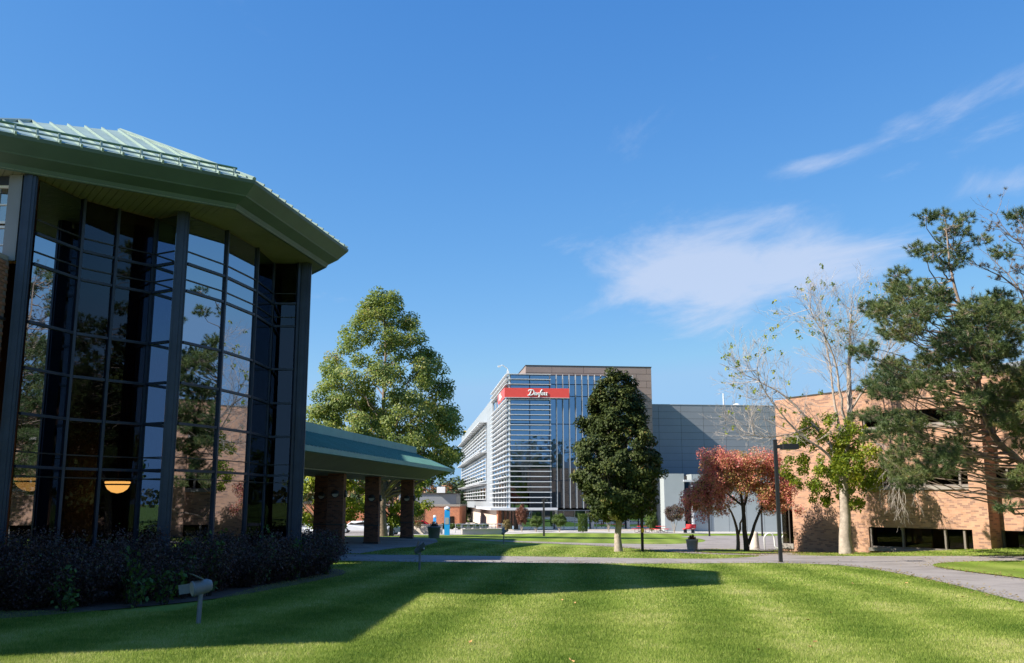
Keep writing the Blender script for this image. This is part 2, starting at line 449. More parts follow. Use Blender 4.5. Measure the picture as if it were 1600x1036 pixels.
# ------------------------------------------------------------------ mesh helpers
class MB:
    def __init__(self):
        self.v = []
        self.f = []

    def add(self, verts, faces):
        o = len(self.v)
        self.v += [tuple(p) for p in verts]
        self.f += [tuple(i + o for i in fc) for fc in faces]
        return self

    def box(self, x0, x1, y0, y1, z0, z1):
        v = [(x0, y0, z0), (x1, y0, z0), (x1, y1, z0), (x0, y1, z0), (x0, y0, z1), (x1, y0, z1), (x1, y1, z1), (x0, y1, z1)]
        return self.add(v, [(0, 3, 2, 1), (4, 5, 6, 7), (0, 1, 5, 4), (1, 2, 6, 5), (2, 3, 7, 6), (3, 0, 4, 7)])

    def prism(self, poly, z0, z1):
        n = len(poly)
        a = sum(poly[i][0] * poly[(i + 1) % n][1] - poly[(i + 1) % n][0] * poly[i][1] for i in range(n))
        if a < 0:
            poly = poly[::-1]
        v = [(x, y, z0) for x, y in poly] + [(x, y, z1) for x, y in poly]
        f = [tuple(range(n - 1, -1, -1)), tuple(range(n, 2 * n))]
        f += [(i, (i + 1) % n, n + (i + 1) % n, n + i) for i in range(n)]
        return self.add(v, f)

    def slab(self, p0, p1, z0, z1, t0, t1):
        """upright slab along plan segment p0-p1, from t0 to t1 to its left"""
        d = Vector((p1[0] - p0[0], p1[1] - p0[1])).normalized()
        n = Vector((-d.y, d.x))
        q = [(p0[0] + n.x * t0, p0[1] + n.y * t0), (p1[0] + n.x * t0, p1[1] + n.y * t0),
             (p1[0] + n.x * t1, p1[1] + n.y * t1), (p0[0] + n.x * t1, p0[1] + n.y * t1)]
        return self.prism(q, z0, z1)

    def hull8(self, a, b):
        """solid between two quads a and b (lists of 4 points, same winding)"""
        return self.add(list(a) + list(b), [(3, 2, 1, 0), (4, 5, 6, 7), (0, 1, 5, 4), (1, 2, 6, 5), (2, 3, 7, 6), (3, 0, 4, 7)])

    def tube(self, pts, rad, n=8, caps=True):
        pts = [Vector(p) for p in pts]
        if isinstance(rad, (int, float)):
            rad = [rad] * len(pts)
        o = len(self.v)
        up = Vector((0.31, 0.17, 0.93))
        for i, p in enumerate(pts):
            d = (pts[min(i + 1, len(pts) - 1)] - pts[max(i - 1, 0)]).normalized()
            s = d.cross(up)
            if s.length < 1e-3:
                s = d.cross(Vector((1, 0, 0)))
            s.normalize()
            t = s.cross(d)
            for k in range(n):
                a = 2 * math.pi * k / n
                self.v.append(tuple(p + (s * math.cos(a) + t * math.sin(a)) * rad[i]))
        for i in range(len(pts) - 1):
            for k in range(n):
                a, b = o + i * n + k, o + i * n + (k + 1) % n
                self.f.append((a, b, b + n, a + n))
        if caps:
            self.f.append(tuple(o + k for k in range(n - 1, -1, -1)))
            m = o + (len(pts) - 1) * n
            self.f.append(tuple(m + k for k in range(n)))
        return self

    def lathe(self, prof, c=(0, 0, 0), n=20):
        o = len(self.v)
        for r, z in prof:
            for k in range(n):
                a = 2 * math.pi * k / n
                self.v.append((c[0] + r * math.cos(a), c[1] + r * math.sin(a), c[2] + z))
        for i in range(len(prof) - 1):
            for k in range(n):
                a, b = o + i * n + k, o + i * n + (k + 1) % n
                self.f.append((a, b, b + n, a + n))
        self.f.append(tuple(o + k for k in range(n - 1, -1, -1)))
        m = o + (len(prof) - 1) * n
        self.f.append(tuple(m + k for k in range(n)))
        return self

    def xf(self, M):
        self.v = [tuple(M @ Vector(p)) for p in self.v]
        return self

    def mesh(self, name, mat, off=(0, 0, 0), smooth=False):
        me = bpy.data.meshes.new(name)
        v = [(p[0] - off[0], p[1] - off[1], p[2] - off[2]) for p in self.v]
        me.from_pydata(v, [], self.f)
        uvl = me.uv_layers.new(name='UVMap')
        for poly in me.polygons:
            n = poly.normal
            if abs(n.z) > 0.8:
                tx, ty = Vector((1, 0, 0)), Vector((0, 1, 0))
            else:
                tx = Vector((-n.y, n.x, 0)).normalized()
                ty = Vector((0, 0, 1))
            for li in poly.loop_indices:
                p = Vector(v[me.loops[li].vertex_index])
                uvl.data[li].uv = (p.dot(tx), p.dot(ty))
            if smooth:
                poly.use_smooth = True
        me.materials.append(MT[mat] if isinstance(mat, str) else mat)
        return me


def link(name, me, parent=None):
    o = bpy.data.objects.new(name, me)
    COL.objects.link(o)
    if parent is not None:
        o.parent = parent
    return o


def part(name, mb, mat, parent, smooth=False, off=None):
    """mesh child; geometry given in the root's own frame unless off is given"""
    return link(name, mb.mesh(name, mat, off or (0, 0, 0), smooth), parent)


def tag(o, label=None, cat=None, group=None, kind=None):
    if label: o['label'] = label
    if cat: o['category'] = cat
    if group: o['group'] = group
    if kind: o['kind'] = kind
    return o


def thing(name, label, cat, loc=(0, 0, 0), rz=0.0, group=None):
    o = bpy.data.objects.new(name, None)
    o.empty_display_size = 0.2
    COL.objects.link(o)
    o.location = loc
    o.rotation_euler = (0, 0, rz)
    return tag(o, label, cat, group)


def copy_tree(o, loc, rz, label=None, parent=None):
    c = o.copy()
    COL.objects.link(c)
    if parent is None:
        c.location = loc
        c.rotation_euler = (0, 0, rz)
        if label:
            c['label'] = label
    else:
        c.parent = parent
    for ch in list(o.children):
        copy_tree(ch, None, None, None, c)
    return c


def np_mesh(name, verts, faces_flat, nper, mat, tint=None, smooth=False):
    """fast mesh: verts (N,3), all faces with nper corners"""
    me = bpy.data.meshes.new(name)
    nv = len(verts)
    nf = len(faces_flat) // nper
    me.vertices.add(nv)
    me.vertices.foreach_set('co', np.asarray(verts, dtype=np.float32).ravel())
    me.loops.add(nf * nper)
    me.loops.foreach_set('vertex_index', np.asarray(faces_flat, dtype=np.int32))
    me.polygons.add(nf)
    me.polygons.foreach_set('loop_start', np.arange(0, nf * nper, nper, dtype=np.int32))
    if smooth:
        me.polygons.foreach_set('use_smooth', np.ones(nf, dtype=bool))
    me.update(calc_edges=True)
    if tint is not None:
        at = me.attributes.new('tint', 'FLOAT', 'POINT')
        at.data.foreach_set('value', np.asarray(tint, dtype=np.float32))
    me.materials.append(MT[mat])
    return me


# ------------------------------------------------------------------ terrain height
CP = np.array([
    (-30.00,-20.00,0.000), (-12.00,-20.00,0.000), (0.00,-20.00,0.000), (12.00,-20.00,0.000), (30.00,-20.00,0.000), (-30.00,0.00,-0.000), (-12.00,0.00,-0.000),
    (0.00,0.00,-0.000), (12.00,0.00,-0.000), (30.00,0.00,-0.000), (-30.00,10.00,-0.200), (-12.00,10.00,-0.200), (0.00,10.00,-0.200), (12.00,10.00,-0.200),
    (30.00,10.00,-0.200), (-30.00,20.00,-0.400), (-12.00,20.00,-0.400), (0.00,20.00,-0.400), (12.00,20.00,-0.400), (30.00,20.00,-0.400), (10.50,38.00,-0.712),
    (5.94,54.00,-1.117), (13.54,56.00,-1.220), (16.92,60.00,-1.425), (17.91,52.00,-1.148), (24.79,47.00,-0.607), (-7.59,55.00,-0.744), (-7.03,63.00,-0.726),
    (-8.95,49.00,-0.546), (-5.64,70.00,-0.990), (-2.25,85.00,-1.391), (4.96,125.00,-2.094), (33.06,125.00,-2.337), (3.30,100.00,-1.928), (-0.55,64.00,-1.135),
    (16.05,37.00,-0.768), (-3.14,33.00,-0.675), (10.71,58.00,-1.210), (-8.00,20.00,-0.380), (-6.00,27.00,-0.500), (-14.00,27.00,-0.500), (-30.00,60.00,-0.900),
    (-30.00,100.00,-2.000), (-30.00,130.00,-2.300), (-40.00,200.00,-3.000), (0.00,200.00,-3.000), (40.00,200.00,-3.000), (45.00,130.00,-2.500), (60.00,60.00,-1.000),
    (60.00,100.00,-2.000)
])
_N = len(CP)


def _ker(r2):
    return np.sqrt(r2 + 16.0)


_A = np.zeros((_N + 3, _N + 3))
_A[:_N, :_N] = -_ker(((CP[:, None, :2] - CP[None, :, :2]) ** 2).sum(-1))
_A[:_N, _N] = 1
_A[:_N, _N + 1:] = CP[:, :2]
_A[_N, :_N] = 1
_A[_N + 1:, :_N] = CP[:, :2].T
_W = np.linalg.solve(_A, np.r_[CP[:, 2], 0, 0, 0])


def gzv(x, y):
    x = np.clip(np.asarray(x, float), -60, 60)
    y = np.clip(np.asarray(y, float), -20, 210)
    r2 = (x[..., None] - CP[:, 0]) ** 2 + (y[..., None] - CP[:, 1]) ** 2
    return -(_ker(r2) * _W[:_N]).sum(-1) + _W[_N] + _W[_N + 1] * x + _W[_N + 2] * y


def gz(x, y):
    return float(gzv(np.array([x]), np.array([y]))[0])


def chaikin(p, it=2, closed=True):
    p = [tuple(q) for q in p]
    for _ in range(it):
        o = []
        n = len(p)
        rngk = range(n) if closed else range(n - 1)
        if not closed:
            o.append(p[0])
        for i in rngk:
            a, b = p[i], p[(i + 1) % n]
            o.append((a[0] * .75 + b[0] * .25, a[1] * .75 + b[1] * .25))
            o.append((a[0] * .25 + b[0] * .75, a[1] * .25 + b[1] * .75))
        if not closed:
            o.append(p[-1])
        p = o
    return p


def in_poly(x, y, poly):
    x = np.asarray(x); y = np.asarray(y)
    r = np.zeros(x.shape, bool)
    n = len(poly)
    for i in range(n):
        x0, y0 = poly[i]
        x1, y1 = poly[(i + 1) % n]
        if y0 == y1:
            continue
        c = ((y0 > y) != (y1 > y)) & (x < (x1 - x0) * (y - y0) / (y1 - y0) + x0)
        r ^= c
    return r


def drape(name, poly, lift, mat, step=1.2):
    """a sheet with this plan outline lying `lift` above the terrain"""
    n = len(poly)
    pts = []
    for i in range(n):
        a, b = Vector(poly[i]), Vector(poly[(i + 1) % n])
        k = max(1, int((b - a).length / step))
        pts += [a.lerp(b, j / k) for j in range(k)]
    m = len(pts)
    edges = [(i, (i + 1) % m) for i in range(m)]
    xs = np.arange(min(p.x for p in pts), max(p.x for p in pts), step)
    ys = np.arange(min(p.y for p in pts), max(p.y for p in pts), step)
    gx, gy = np.meshgrid(xs + step * .43, ys + step * .37)
    ok = in_poly(gx.ravel(), gy.ravel(), [tuple(p) for p in pts])
    pts = pts + [Vector((a, b)) for a, b in zip(gx.ravel()[ok], gy.ravel()[ok])]
    res = delaunay_2d_cdt(pts, edges, [], 1, 1e-5)
    vx = np.array([tuple(v) for v in res[0]])
    z = gzv(vx[:, 0], vx[:, 1]) + lift
    me = bpy.data.meshes.new(name)
    fs = []
    for fc in res[2]:
        a, b, c = (res[0][i] for i in fc[:3])
        fs.append(tuple(fc) if (b - a).cross(c - a) > 0 else tuple(fc[::-1]))
    me.from_pydata([(a, b, c) for (a, b), c in zip(vx, z)], [], fs)
    me.materials.append(MT[mat])
    return link(name, me)


# ================================================================== GROUND
def axis(a, b, step, far, k=1.35):
    c = list(np.arange(a, b + 1e-6, step))
    s = step
    hi = [b]
    while hi[-1] < far:
        s *= k
        hi.append(hi[-1] + s)
    s = step
    lo = [a]
    while lo[-1] > -far:
        s *= k
        lo.append(lo[-1] - s)
    return np.array(lo[:0:-1] + c + hi[1:])


gx_ = axis(-40, 46, 1.0, 3500)
gy_ = axis(-24, 136, 1.0, 3500)
GX, GY = np.meshgrid(gx_, gy_)
GZ = gzv(GX.ravel(), GY.ravel())
nx, ny = len(gx_), len(gy_)
ii = (np.arange(ny - 1)[:, None] * nx + np.arange(nx - 1)[None, :]).ravel()
quads = np.stack([ii, ii + 1, ii + 1 + nx, ii + nx], 1).ravel()
ground = link('ground', np_mesh('ground', np.stack([GX.ravel(), GY.ravel(), GZ], 1), quads, 4, 'lawn', smooth=True))
tag(ground, 'mown lawn sloping gently away to the far buildings', None, None, 'structure')

PATH_NEAR = chaikin([(-16, 38.3), (-6.4, 37.7), (1.2, 37.6), (4.8, 36.9), (7.3, 36.9), (10.6, 37.4), (12.3, 36.4), (12.6, 33.7), (12.1, 28.3), (11.1, 23.2), (10.4, 19.9), (9.6, 12), (9.2, 0), (9.2, -18),
                     (20, -18), (21, 0), (23, 10), (26, 20), (28, 28), (27, 35), (21.9, 41.0), (18.8, 43.4), (15.3, 46.0), (14.3, 48.6), (12.8, 49.2), (11.4, 49.3), (12.2, 46.6), (9.9, 42.8), (8.0, 41.0), (5.5, 42.0), (1.4, 42.7), (-2.8, 42.2), (-6.5, 41.5), (-16, 41.4)], 2)
PATH_FAR = chaikin([(-3, 68.6), (2.2, 68.0), (4.4, 67.0), (6.4, 64.6), (7.7, 58.6), (8.8, 53.4), (9.7, 50.6), (11.0, 49.0), (12.4, 48.4), (14.6, 49.0), (15.4, 52), (15.9, 57), (16.2, 61), (17.2, 63.6), (19.5, 64), (24, 64), (30, 75), (30, 92), (30, 103), (26, 104.5), (20, 103), (17.3, 99.5), (16.8, 96), (17.5, 91.5), (16.4, 81.4), (14.8, 76), (12.2, 71.6), (9.3, 70.6), (4.7, 70.5), (2.3, 70.9), (-3, 71.0)], 2)
ISLAND_ROAD = chaikin([(15.7, 36.8), (17.3, 38.9), (20.5, 38.8), (24.5, 35), (25, 27), (23, 18), (20, 8), (18, -16), (12.5, -16), (13, 8), (13.8, 20), (14.9, 28.4), (15.1, 32.9)], 2)
ISLAND_CRAB = chaikin([(10.2, 55.6), (13.0, 61.0), (15.2, 62.4), (15.6, 57), (14.7, 52.4), (13.2, 51.4), (11.7, 51.0), (10.2, 52.5)], 2)
TERRACE = [(-16, 41.6), (-9, 41.7), (-6.6, 42.2), (-5.2, 50), (-4.6, 60), (-5.2, 66), (-8, 70), (-16, 70)]
PLAZA = [(-22, 104), (-8, 104), (-2, 107.5), (4, 113.5), (22, 113.5), (30, 116), (40, 116), (40, 160), (-24, 240), (-40, 240), (-40, 104)]
tag(drape('path', PATH_NEAR, 0.012, 'asphalt'), None, None, None, 'structure')
tag(drape('path', PATH_FAR, 0.016, 'asphalt'), None, None, None, 'structure')
tag(drape('lawn_island', ISLAND_ROAD, 0.04, 'lawn'), None, None, None, 'structure')
tag(drape('lawn_island', ISLAND_CRAB, 0.045, 'lawn'), None, None, None, 'structure')
tag(drape('terrace', TERRACE, 0.014, 'asphalt'), None, None, None, 'structure')
tag(drape('plaza', PLAZA, 0.02, 'concrete', 3.0), None, None, None, 'structure')


# ------------------------------------------------------------------ grass blades
_VN = rng.uniform(-1, 1, (257, 257))


def vnoise(x, y, s):
    u, v = (x / s) % 256, (y / s) % 256
    i, j = u.astype(int), v.astype(int)
    f, g = u - i, v - j
    f, g = f * f * (3 - 2 * f), g * g * (3 - 2 * g)
    return (_VN[i, j] * (1 - f) + _VN[i + 1, j] * f) * (1 - g) + (_VN[i, j + 1] * (1 - f) + _VN[i + 1, j + 1] * f) * g


def grass_patch(x, y, h, w, lift=0.0):
    n = len(x)
    z = gzv(x, y) + lift
    a = rng.uniform(0, 2 * math.pi, n)
    lean = rng.uniform(0.1, 0.9, n) * h
    b = rng.uniform(0, 2 * math.pi, n)
    base = np.stack([x, y, z - 0.004], 1)
    side = np.stack([np.cos(a), np.sin(a), np.zeros(n)], 1) * (w / 2)[:, None]
    tip = base + np.stack([np.cos(b) * lean, np.sin(b) * lean, h], 1)
    v = np.stack([base - side, base + side, tip], 1).reshape(-1, 3)
    u = x - 0.10 * y
    stripe = np.sin(u * 2 * math.pi / 2.3 + 0.6 * np.sin(y * 0.21))
    blot = vnoise(x, y, 1.9) * .5 + vnoise(x, y, .62) * .35 + vnoise(x + 9, y, .23) * .35
    t = np.clip(0.48 + 0.19 * stripe + 0.30 * blot + rng.normal(0, 0.18, n), 0, 1)
    return v, np.repeat(t, 3)


def scatter(y0, y1, dens):
    ym = rng.uniform(y0 * y0, y1 * y1, int(dens * 0.64 * (y1 * y1 - y0 * y0))) ** 0.5
    xm = rng.uniform(-0.64, 0.64, len(ym)) * ym
    return xm, ym


gv, gt = [], []
for y0, y1, dens, hh, ww in ((9.5, 14, 4600, 0.040, 0.0062), (14, 19, 2700, 0.042, 0.0078), (19, 26, 1200, 0.044, 0.011), (26, 38, 450, 0.046, 0.017), (38, 62, 90, 0.05, 0.03)):
    x, y = scatter(y0, y1, dens)
    bad = in_poly(x, y, PATH_NEAR) & ~in_poly(x, y, ISLAND_ROAD)
    bad |= in_poly(x, y, PATH_FAR) & ~in_poly(x, y, ISLAND_CRAB)
    bad |= in_poly(x, y, TERRACE)
    bad |= (x < -6.2) & (y > 18) & (y < 36)
    x, y = x[~bad], y[~bad]
    v, t = grass_patch(x, y, hh * rng.uniform(0.55, 1.25, len(x)), ww * rng.uniform(0.7, 1.3, len(x)))
    gv.append(v)
    gt.append(t)
gv = np.concatenate(gv)
gt = np.concatenate(gt)
grass = link('grass', np_mesh('grass', gv, np.arange(len(gv)), 3, 'grass_blade', gt))
tag(grass, 'short green grass blades of the mown lawn', 'grass', None, 'stuff')


# ================================================================== GLASS PAVILION (octagon with green roof)
OC = Vector((-13.08, 26.0))
PB = (-13.08, 26.0, -0.5)
pav = thing('glass_pavilion', 'dark glass octagonal building with pale green hipped metal roof', 'building', PB)
ZS, ZE, ZT = 8.55, 9.12, 11.6          # soffit, eave and top ring heights
ROUT, RLOW, RTOP = 8.29, 7.70, 2.85
ZTV = [11.55, 11.45, 11.35, 11.3, 11.3, 11.25, 11.25, 11.30]      # the top ring dips towards the back
VANG = [R(-32.9 + 45 * k) for k in range(8)]


def oct_pt(k, r, z=None):
    a = VANG[k % 8]
    x, y = OC.x + r * math.cos(a), OC.y + r * math.sin(a)
    return (x, y) if z is None else Vector((x, y, z))


def ppart(name, mb, mat, parent=None, smooth=False):
    return part(name, mb, mat, parent or pav, smooth, PB)


# roof: facets 7 (between vertex 7 and 0) and 0 are the ones in view; each is laid in pans with raised seams
roof = ppart('roof', MB().prism([oct_pt(k, RTOP + 0.05) for k in range(8)], 11.0, 11.27), 'roof_green')
for k in range(8):
    a0, a1 = oct_pt(k, ROUT, ZE), oct_pt(k + 1, ROUT, ZE)
    b0, b1 = oct_pt(k, RTOP, ZTV[k]), oct_pt(k + 1, RTOP, ZTV[(k + 1) % 8])
    if k not in (6, 7, 0):
        ppart('roof_slope', MB().hull8([a0, a1, b1, b0], [p + Vector((0, 0, 0.03)) for p in (a0, a1, b1, b0)]), 'roof_green', roof)
        continue
    L = (a1 - a0).length
    n = 15
    e = (a1 - a0).normalized()
    mid_in = ((b0 + b1) / 2 - (a0 + a1) / 2)
    lb = (b1 - b0).length
    side = (L - lb) / 2

    def up_to(s):           # point on hip or top ring above eave distance s
        if s < side:
            return a0.lerp(b0, s / side)
        if s > L - side:
            return a1.lerp(b1, (L - s) / side)
        return b0.lerp(b1, (s - side) / lb)

    nrm = e.cross(mid_in).normalized()
    for i in range(n):
        s0, s1 = L * i / n, L * (i + 1) / n
        q = [a0 + e * s0, a0 + e * s1]
        cuts = [s for s in (side, L - side) if s0 + 1e-4 < s < s1 - 1e-4]
        top = [up_to(s1)] + [up_to(s) for s in sorted(cuts, reverse=True)] + [up_to(s0)]
        loop = q + top
        loop2 = []
        for p in loop:
            if not loop2 or (p - loop2[-1]).length > 1e-4:
                loop2.append(p)
        m = len(loop2)
        mb = MB()
        lift = nrm * (0.03 + 0.002 * (i % 2))
        mb.add(loop2 + [p + lift for p in loop2],
               [tuple(range(m - 1, -1, -1)), tuple(range(m, 2 * m))] + [(j, (j + 1) % m, m + (j + 1) % m, m + j) for j in range(m)])
        ppart('roof_panel', mb, 'roof_green', roof)
        if i:
            p0, p1 = a0 + e * s0 - mid_in.normalized() * 0.04, up_to(s0)
            w = e * 0.022
            mb = MB().hull8([p0 - w, p0 + w, p1 + w, p1 - w], [p + nrm * 0.085 for p in (p0 - w, p0 + w, p1 + w, p1 - w)])
            ppart('roof_seam', mb, 'seam_green', roof)
    # hip cap
    mb = MB().tube([a1 + Vector((0, 0, .05)), b1 + Vector((0, 0, .05))], 0.06, 6)
    ppart('hip_cap', mb, 'seam_green', roof)

# snow guard rails above the eave of the facet in view
a0, a1 = oct_pt(7, ROUT, ZE), oct_pt(8, ROUT, ZE)
b0, b1 = oct_pt(7, RTOP, ZT), oct_pt(8, RTOP, ZT)
e = (a1 - a0).normalized()
mi = ((b0 + b1) / 2 - (a0 + a1) / 2)
g = ppart('snow_guard', MB().tube([a0 + e * .1 + mi * .045 + Vector((0, 0, .20)), a1 - e * .35 + mi * .045 + Vector((0, 0, .20))], 0.028, 6), 'rail_green')
ppart('rail', MB().tube([a0 + e * .1 + mi * .03 + Vector((0, 0, .11)), a1 - e * .3 + mi * .03 + Vector((0, 0, .11))], 0.022, 6), 'seam_green', g)
for i in range(1, 15):
    p = a0 + e * ((a1 - a0).length * i / 15)
    ppart('bracket', MB().hull8([p + mi * .012 - e * .02, p + mi * .012 + e * .02, p + mi * .09 + e * .02, p + mi * .09 - e * .02],
                                [q + Vector((0, 0, .2)) for q in (p + mi * .03 - e * .02, p + mi * .03 + e * .02, p + mi * .05 + e * .02, p + mi * .05 - e * .02)]), 'seam_green', g)

# fascia: lower lip, sloping band, top band
for k in range(8):
    prof = [(RLOW - 0.02, ZS - 0.02), (RLOW + 0.05, ZS + 0.10), (ROUT - 0.26, ZS + 0.24), (ROUT - 0.24, ZS + 0.27), (ROUT + 0.02, ZE - 0.06), (ROUT + 0.04, ZE + 0.01)]
    inner = [(r - 0.12, z) for r, z in prof]
    mb = MB()
    for (r0, z0), (r1, z1) in zip(prof[:-1], prof[1:]):
        mb.hull8([oct_pt(k, r0, z0), oct_pt(k + 1, r0, z0), oct_pt(k + 1, r1, z1), oct_pt(k, r1, z1)],
                 [oct_pt(k, r0 - .1, z0 + .02), oct_pt(k + 1, r0 - .1, z0 + .02), oct_pt(k + 1, r1 - .1, z1 - .02), oct_pt(k, r1 - .1, z1 - .02)])
    ppart('fascia', mb, 'fascia_green')

# soffit boards, square to each eave; the rest of the ceiling one sheet
for k in range(8):
    a0, a1 = Vector(oct_pt(k, RLOW)), Vector(oct_pt(k + 1, RLOW))
    b0, b1 = Vector(oct_pt(k, 4.6)), Vector(oct_pt(k + 1, 4.6))
    if k not in (6, 7, 0):
        ppart('soffit', MB().prism([a0, a1, b1, b0], ZS, ZS + 0.04), 'soffit')
        continue
    L = (a1 - a0).length
    e = (a1 - a0) / L
    inn = (b0 + b1) / 2 - (a0 + a1) / 2
    side = (L - (b1 - b0).length) / 2
    n = 36

    def depth(s):
        return max(0.0, min(1.0, s / side, (L - s) / side))

    for i in range(n):
        s0, s1 = L * i / n + 0.006, L * (i + 1) / n - 0.006
        q = [a0 + e * s0, a0 + e * s1, a0 + e * s1 + inn * depth(s1), a0 + e * s0 + inn * depth(s0)]
        ppart('soffit_board', MB().prism([tuple(p) for p in q], ZS, ZS + 0.03), 'soffit')
ppart('ceiling', MB().prism([oct_pt(k, 7.6) for k in range(8)], ZS + 0.05, ZS + 0.09), 'interior')

# columns and glazing
C1, C2, C3 = (-10.36, 19.50), (-7.98, 22.14), (-6.06, 27.16)
for (cx, cy), w, rot in ((C1, 0.115, 20), (C2, 0.125, 15), (C3, 0.12, 5)):
    M = Matrix.Translation((cx, cy, 0)) @ Matrix.Rotation(R(rot), 4, 'Z')
    ppart('column', MB().box(-w, w, -w, w, -0.7, ZS - 0.003).xf(M), 'frame_blue')
    ppart('column_rib', MB().box(w, w + .03, -w * .45, w * .45, -0.7, ZS - 0.004).xf(M), 'frame_blue')
    ppart('column_rib', MB().box(-w * .45, w * .45, -w - .03, -w, -0.7, ZS - 0.004).xf(M), 'frame_blue')
BAYS = [[(-10.26, 19.64), (-9.92, 21.10), (-9.42, 21.83), (-8.80, 22.62), (-8.13, 22.24)],
        [(-7.90, 22.28), (-7.36, 23.68), (-7.03, 25.38), (-6.98, 27.06), (-6.20, 27.10)]]
ZL = [-0.5, 2.36, 3.45, 4.41, 5.39, 6.65, 7.32, ZS - 0.004]
for bay in BAYS:
    for i in range(len(bay) - 1):
        p0, p1 = Vector(bay[i]), Vector(bay[i + 1])
        if i:
            M = Matrix.Translation((p0.x, p0.y, 0)) @ Matrix.Rotation(math.atan2(p1.y - p0.y, p1.x - p0.x), 4, 'Z')
            ppart('mullion', MB().box(-.034, .034, -.055, .05, -0.6, ZS - 0.004).xf(M), 'frame_blue')
        d = (p1 - p0).normalized()
        q0, q1 = p0 + d * .05, p1 - d * .05
        for j in range(len(ZL) - 1):
            tilt = random.uniform(-0.004, 0.004)
            mb = MB()
            n = Vector((d.y, -d.x))
            za, zb = ZL[j] + .03, ZL[j + 1] - .03
            f4 = [Vector((q0.x, q0.y, za)), Vector((q1.x, q1.y, za)), Vector((q1.x, q1.y, zb)) + Vector((n.x, n.y, 0)) * tilt, Vector((q0.x, q0.y, zb)) + Vector((n.x, n.y, 0)) * tilt]
            bk = [p - Vector((n.x, n.y, 0)) * .012 for p in f4]
            mb.hull8(f4, bk)
            ppart('pane', mb, 'glass_dark')
            if j:
                ppart('transom', MB().slab(tuple(q0), tuple(q1), ZL[j] - .030, ZL[j] + .030, -.045, .03), 'frame_blue')
        for zt in (7.62, 6.92, 2.16, 2.66):
            ppart('glazing_bar', MB().slab(tuple(q0), tuple(q1), zt - .012, zt + .012, -.03, .02), 'black_metal')

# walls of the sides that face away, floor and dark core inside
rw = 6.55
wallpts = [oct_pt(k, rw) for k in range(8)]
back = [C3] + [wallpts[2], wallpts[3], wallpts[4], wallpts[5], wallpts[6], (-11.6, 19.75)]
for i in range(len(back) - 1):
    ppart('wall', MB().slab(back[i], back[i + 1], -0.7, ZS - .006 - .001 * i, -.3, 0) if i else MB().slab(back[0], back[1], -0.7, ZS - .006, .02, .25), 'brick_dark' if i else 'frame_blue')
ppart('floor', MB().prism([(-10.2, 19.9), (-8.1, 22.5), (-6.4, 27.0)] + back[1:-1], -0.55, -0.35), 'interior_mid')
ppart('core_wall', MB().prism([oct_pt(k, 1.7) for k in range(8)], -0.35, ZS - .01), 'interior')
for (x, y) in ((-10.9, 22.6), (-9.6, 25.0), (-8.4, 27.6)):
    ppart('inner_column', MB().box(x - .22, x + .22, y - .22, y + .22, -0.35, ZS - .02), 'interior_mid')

# short front wall left of the first column: grey pier, white-framed windows
ppart('pier', MB().box(-10.78, -10.50, 19.42, 19.70, 6.65, ZS - .008), 'grey_panel')
ppart('upper_wall', MB().box(-14.5, -11.9, 19.50, 19.8, 6.60, ZS - .011), 'grey_panel')
for i, (xa, xb) in enumerate(((-11.32, -10.80), (-11.88, -11.34))):
    for zA, zB in ((6.62, 7.45), (7.50, 8.35)):
        w = ppart('window', MB().box(xa, xb, 19.60, 19.615, zA, zB), 'glass_far')
        for mb in (MB().box(xa, xb, 19.55, 19.60, zA, zA + .05), MB().box(xa, xb, 19.551, 19.60, zB - .05, zB),
                   MB().box(xa, xa + .05, 19.552, 19.60, zA + .05, zB - .05), MB().box(xb - .05, xb, 19.552, 19.60, zA + .05, zB - .05),
                   MB().box((xa + xb) / 2 - .02, (xa + xb) / 2 + .02, 19.56, 19.6, zA + .05, zB - .05), MB().box(xa + .05, xb - .05, 19.565, 19.60, (zA + zB) / 2 - .015, (zA + zB) / 2 + .015)):
            ppart('window_frame', mb, 'white_frame', w)
ppart('lintel', MB().box(-11.9, -10.5, 19.52, 19.7, 8.35, ZS - .009), 'frame_blue')

# lower brick wing that runs forward from the pavilion, its near end laid in single bricks
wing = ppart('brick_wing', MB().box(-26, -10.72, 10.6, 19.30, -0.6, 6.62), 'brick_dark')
ppart('coping', MB().box(-26.05, -10.60, 10.5, 19.36, 6.62, 6.72), 'sill', wing)
ppart('mortar_bed', MB().box(-10.72, -10.575, 18.55, 19.34, -0.6, 6.60), 'mortar', wing)
bm_ = MB().box(-.02, .0, -.125, .125, -.030, .030).mesh('brick', 'brick_piece')
row = 0
z = -0.4
cnt = 0
while z < 6.55:
    if any(abs(z - q) < .05 for q in (5.35, 4.5)):
        ppart('brick_band', MB().box(-10.575, -10.53, 18.56, 19.34, z - .03, z + .03), 'black_metal', wing)
        z += .078
        row += 1
        continue
    for i in range(3):
        yb = 18.70 + i * .262 + (.131 if row % 2 else 0) - .02
        if yb > 19.26:
            continue
        o = link('brick', bm_, wing)
        o.location = (-10.555 - PB[0] + random.uniform(-.003, .003), yb - PB[1], z - PB[2])
        cnt += 1
    z += .078
    row += 1

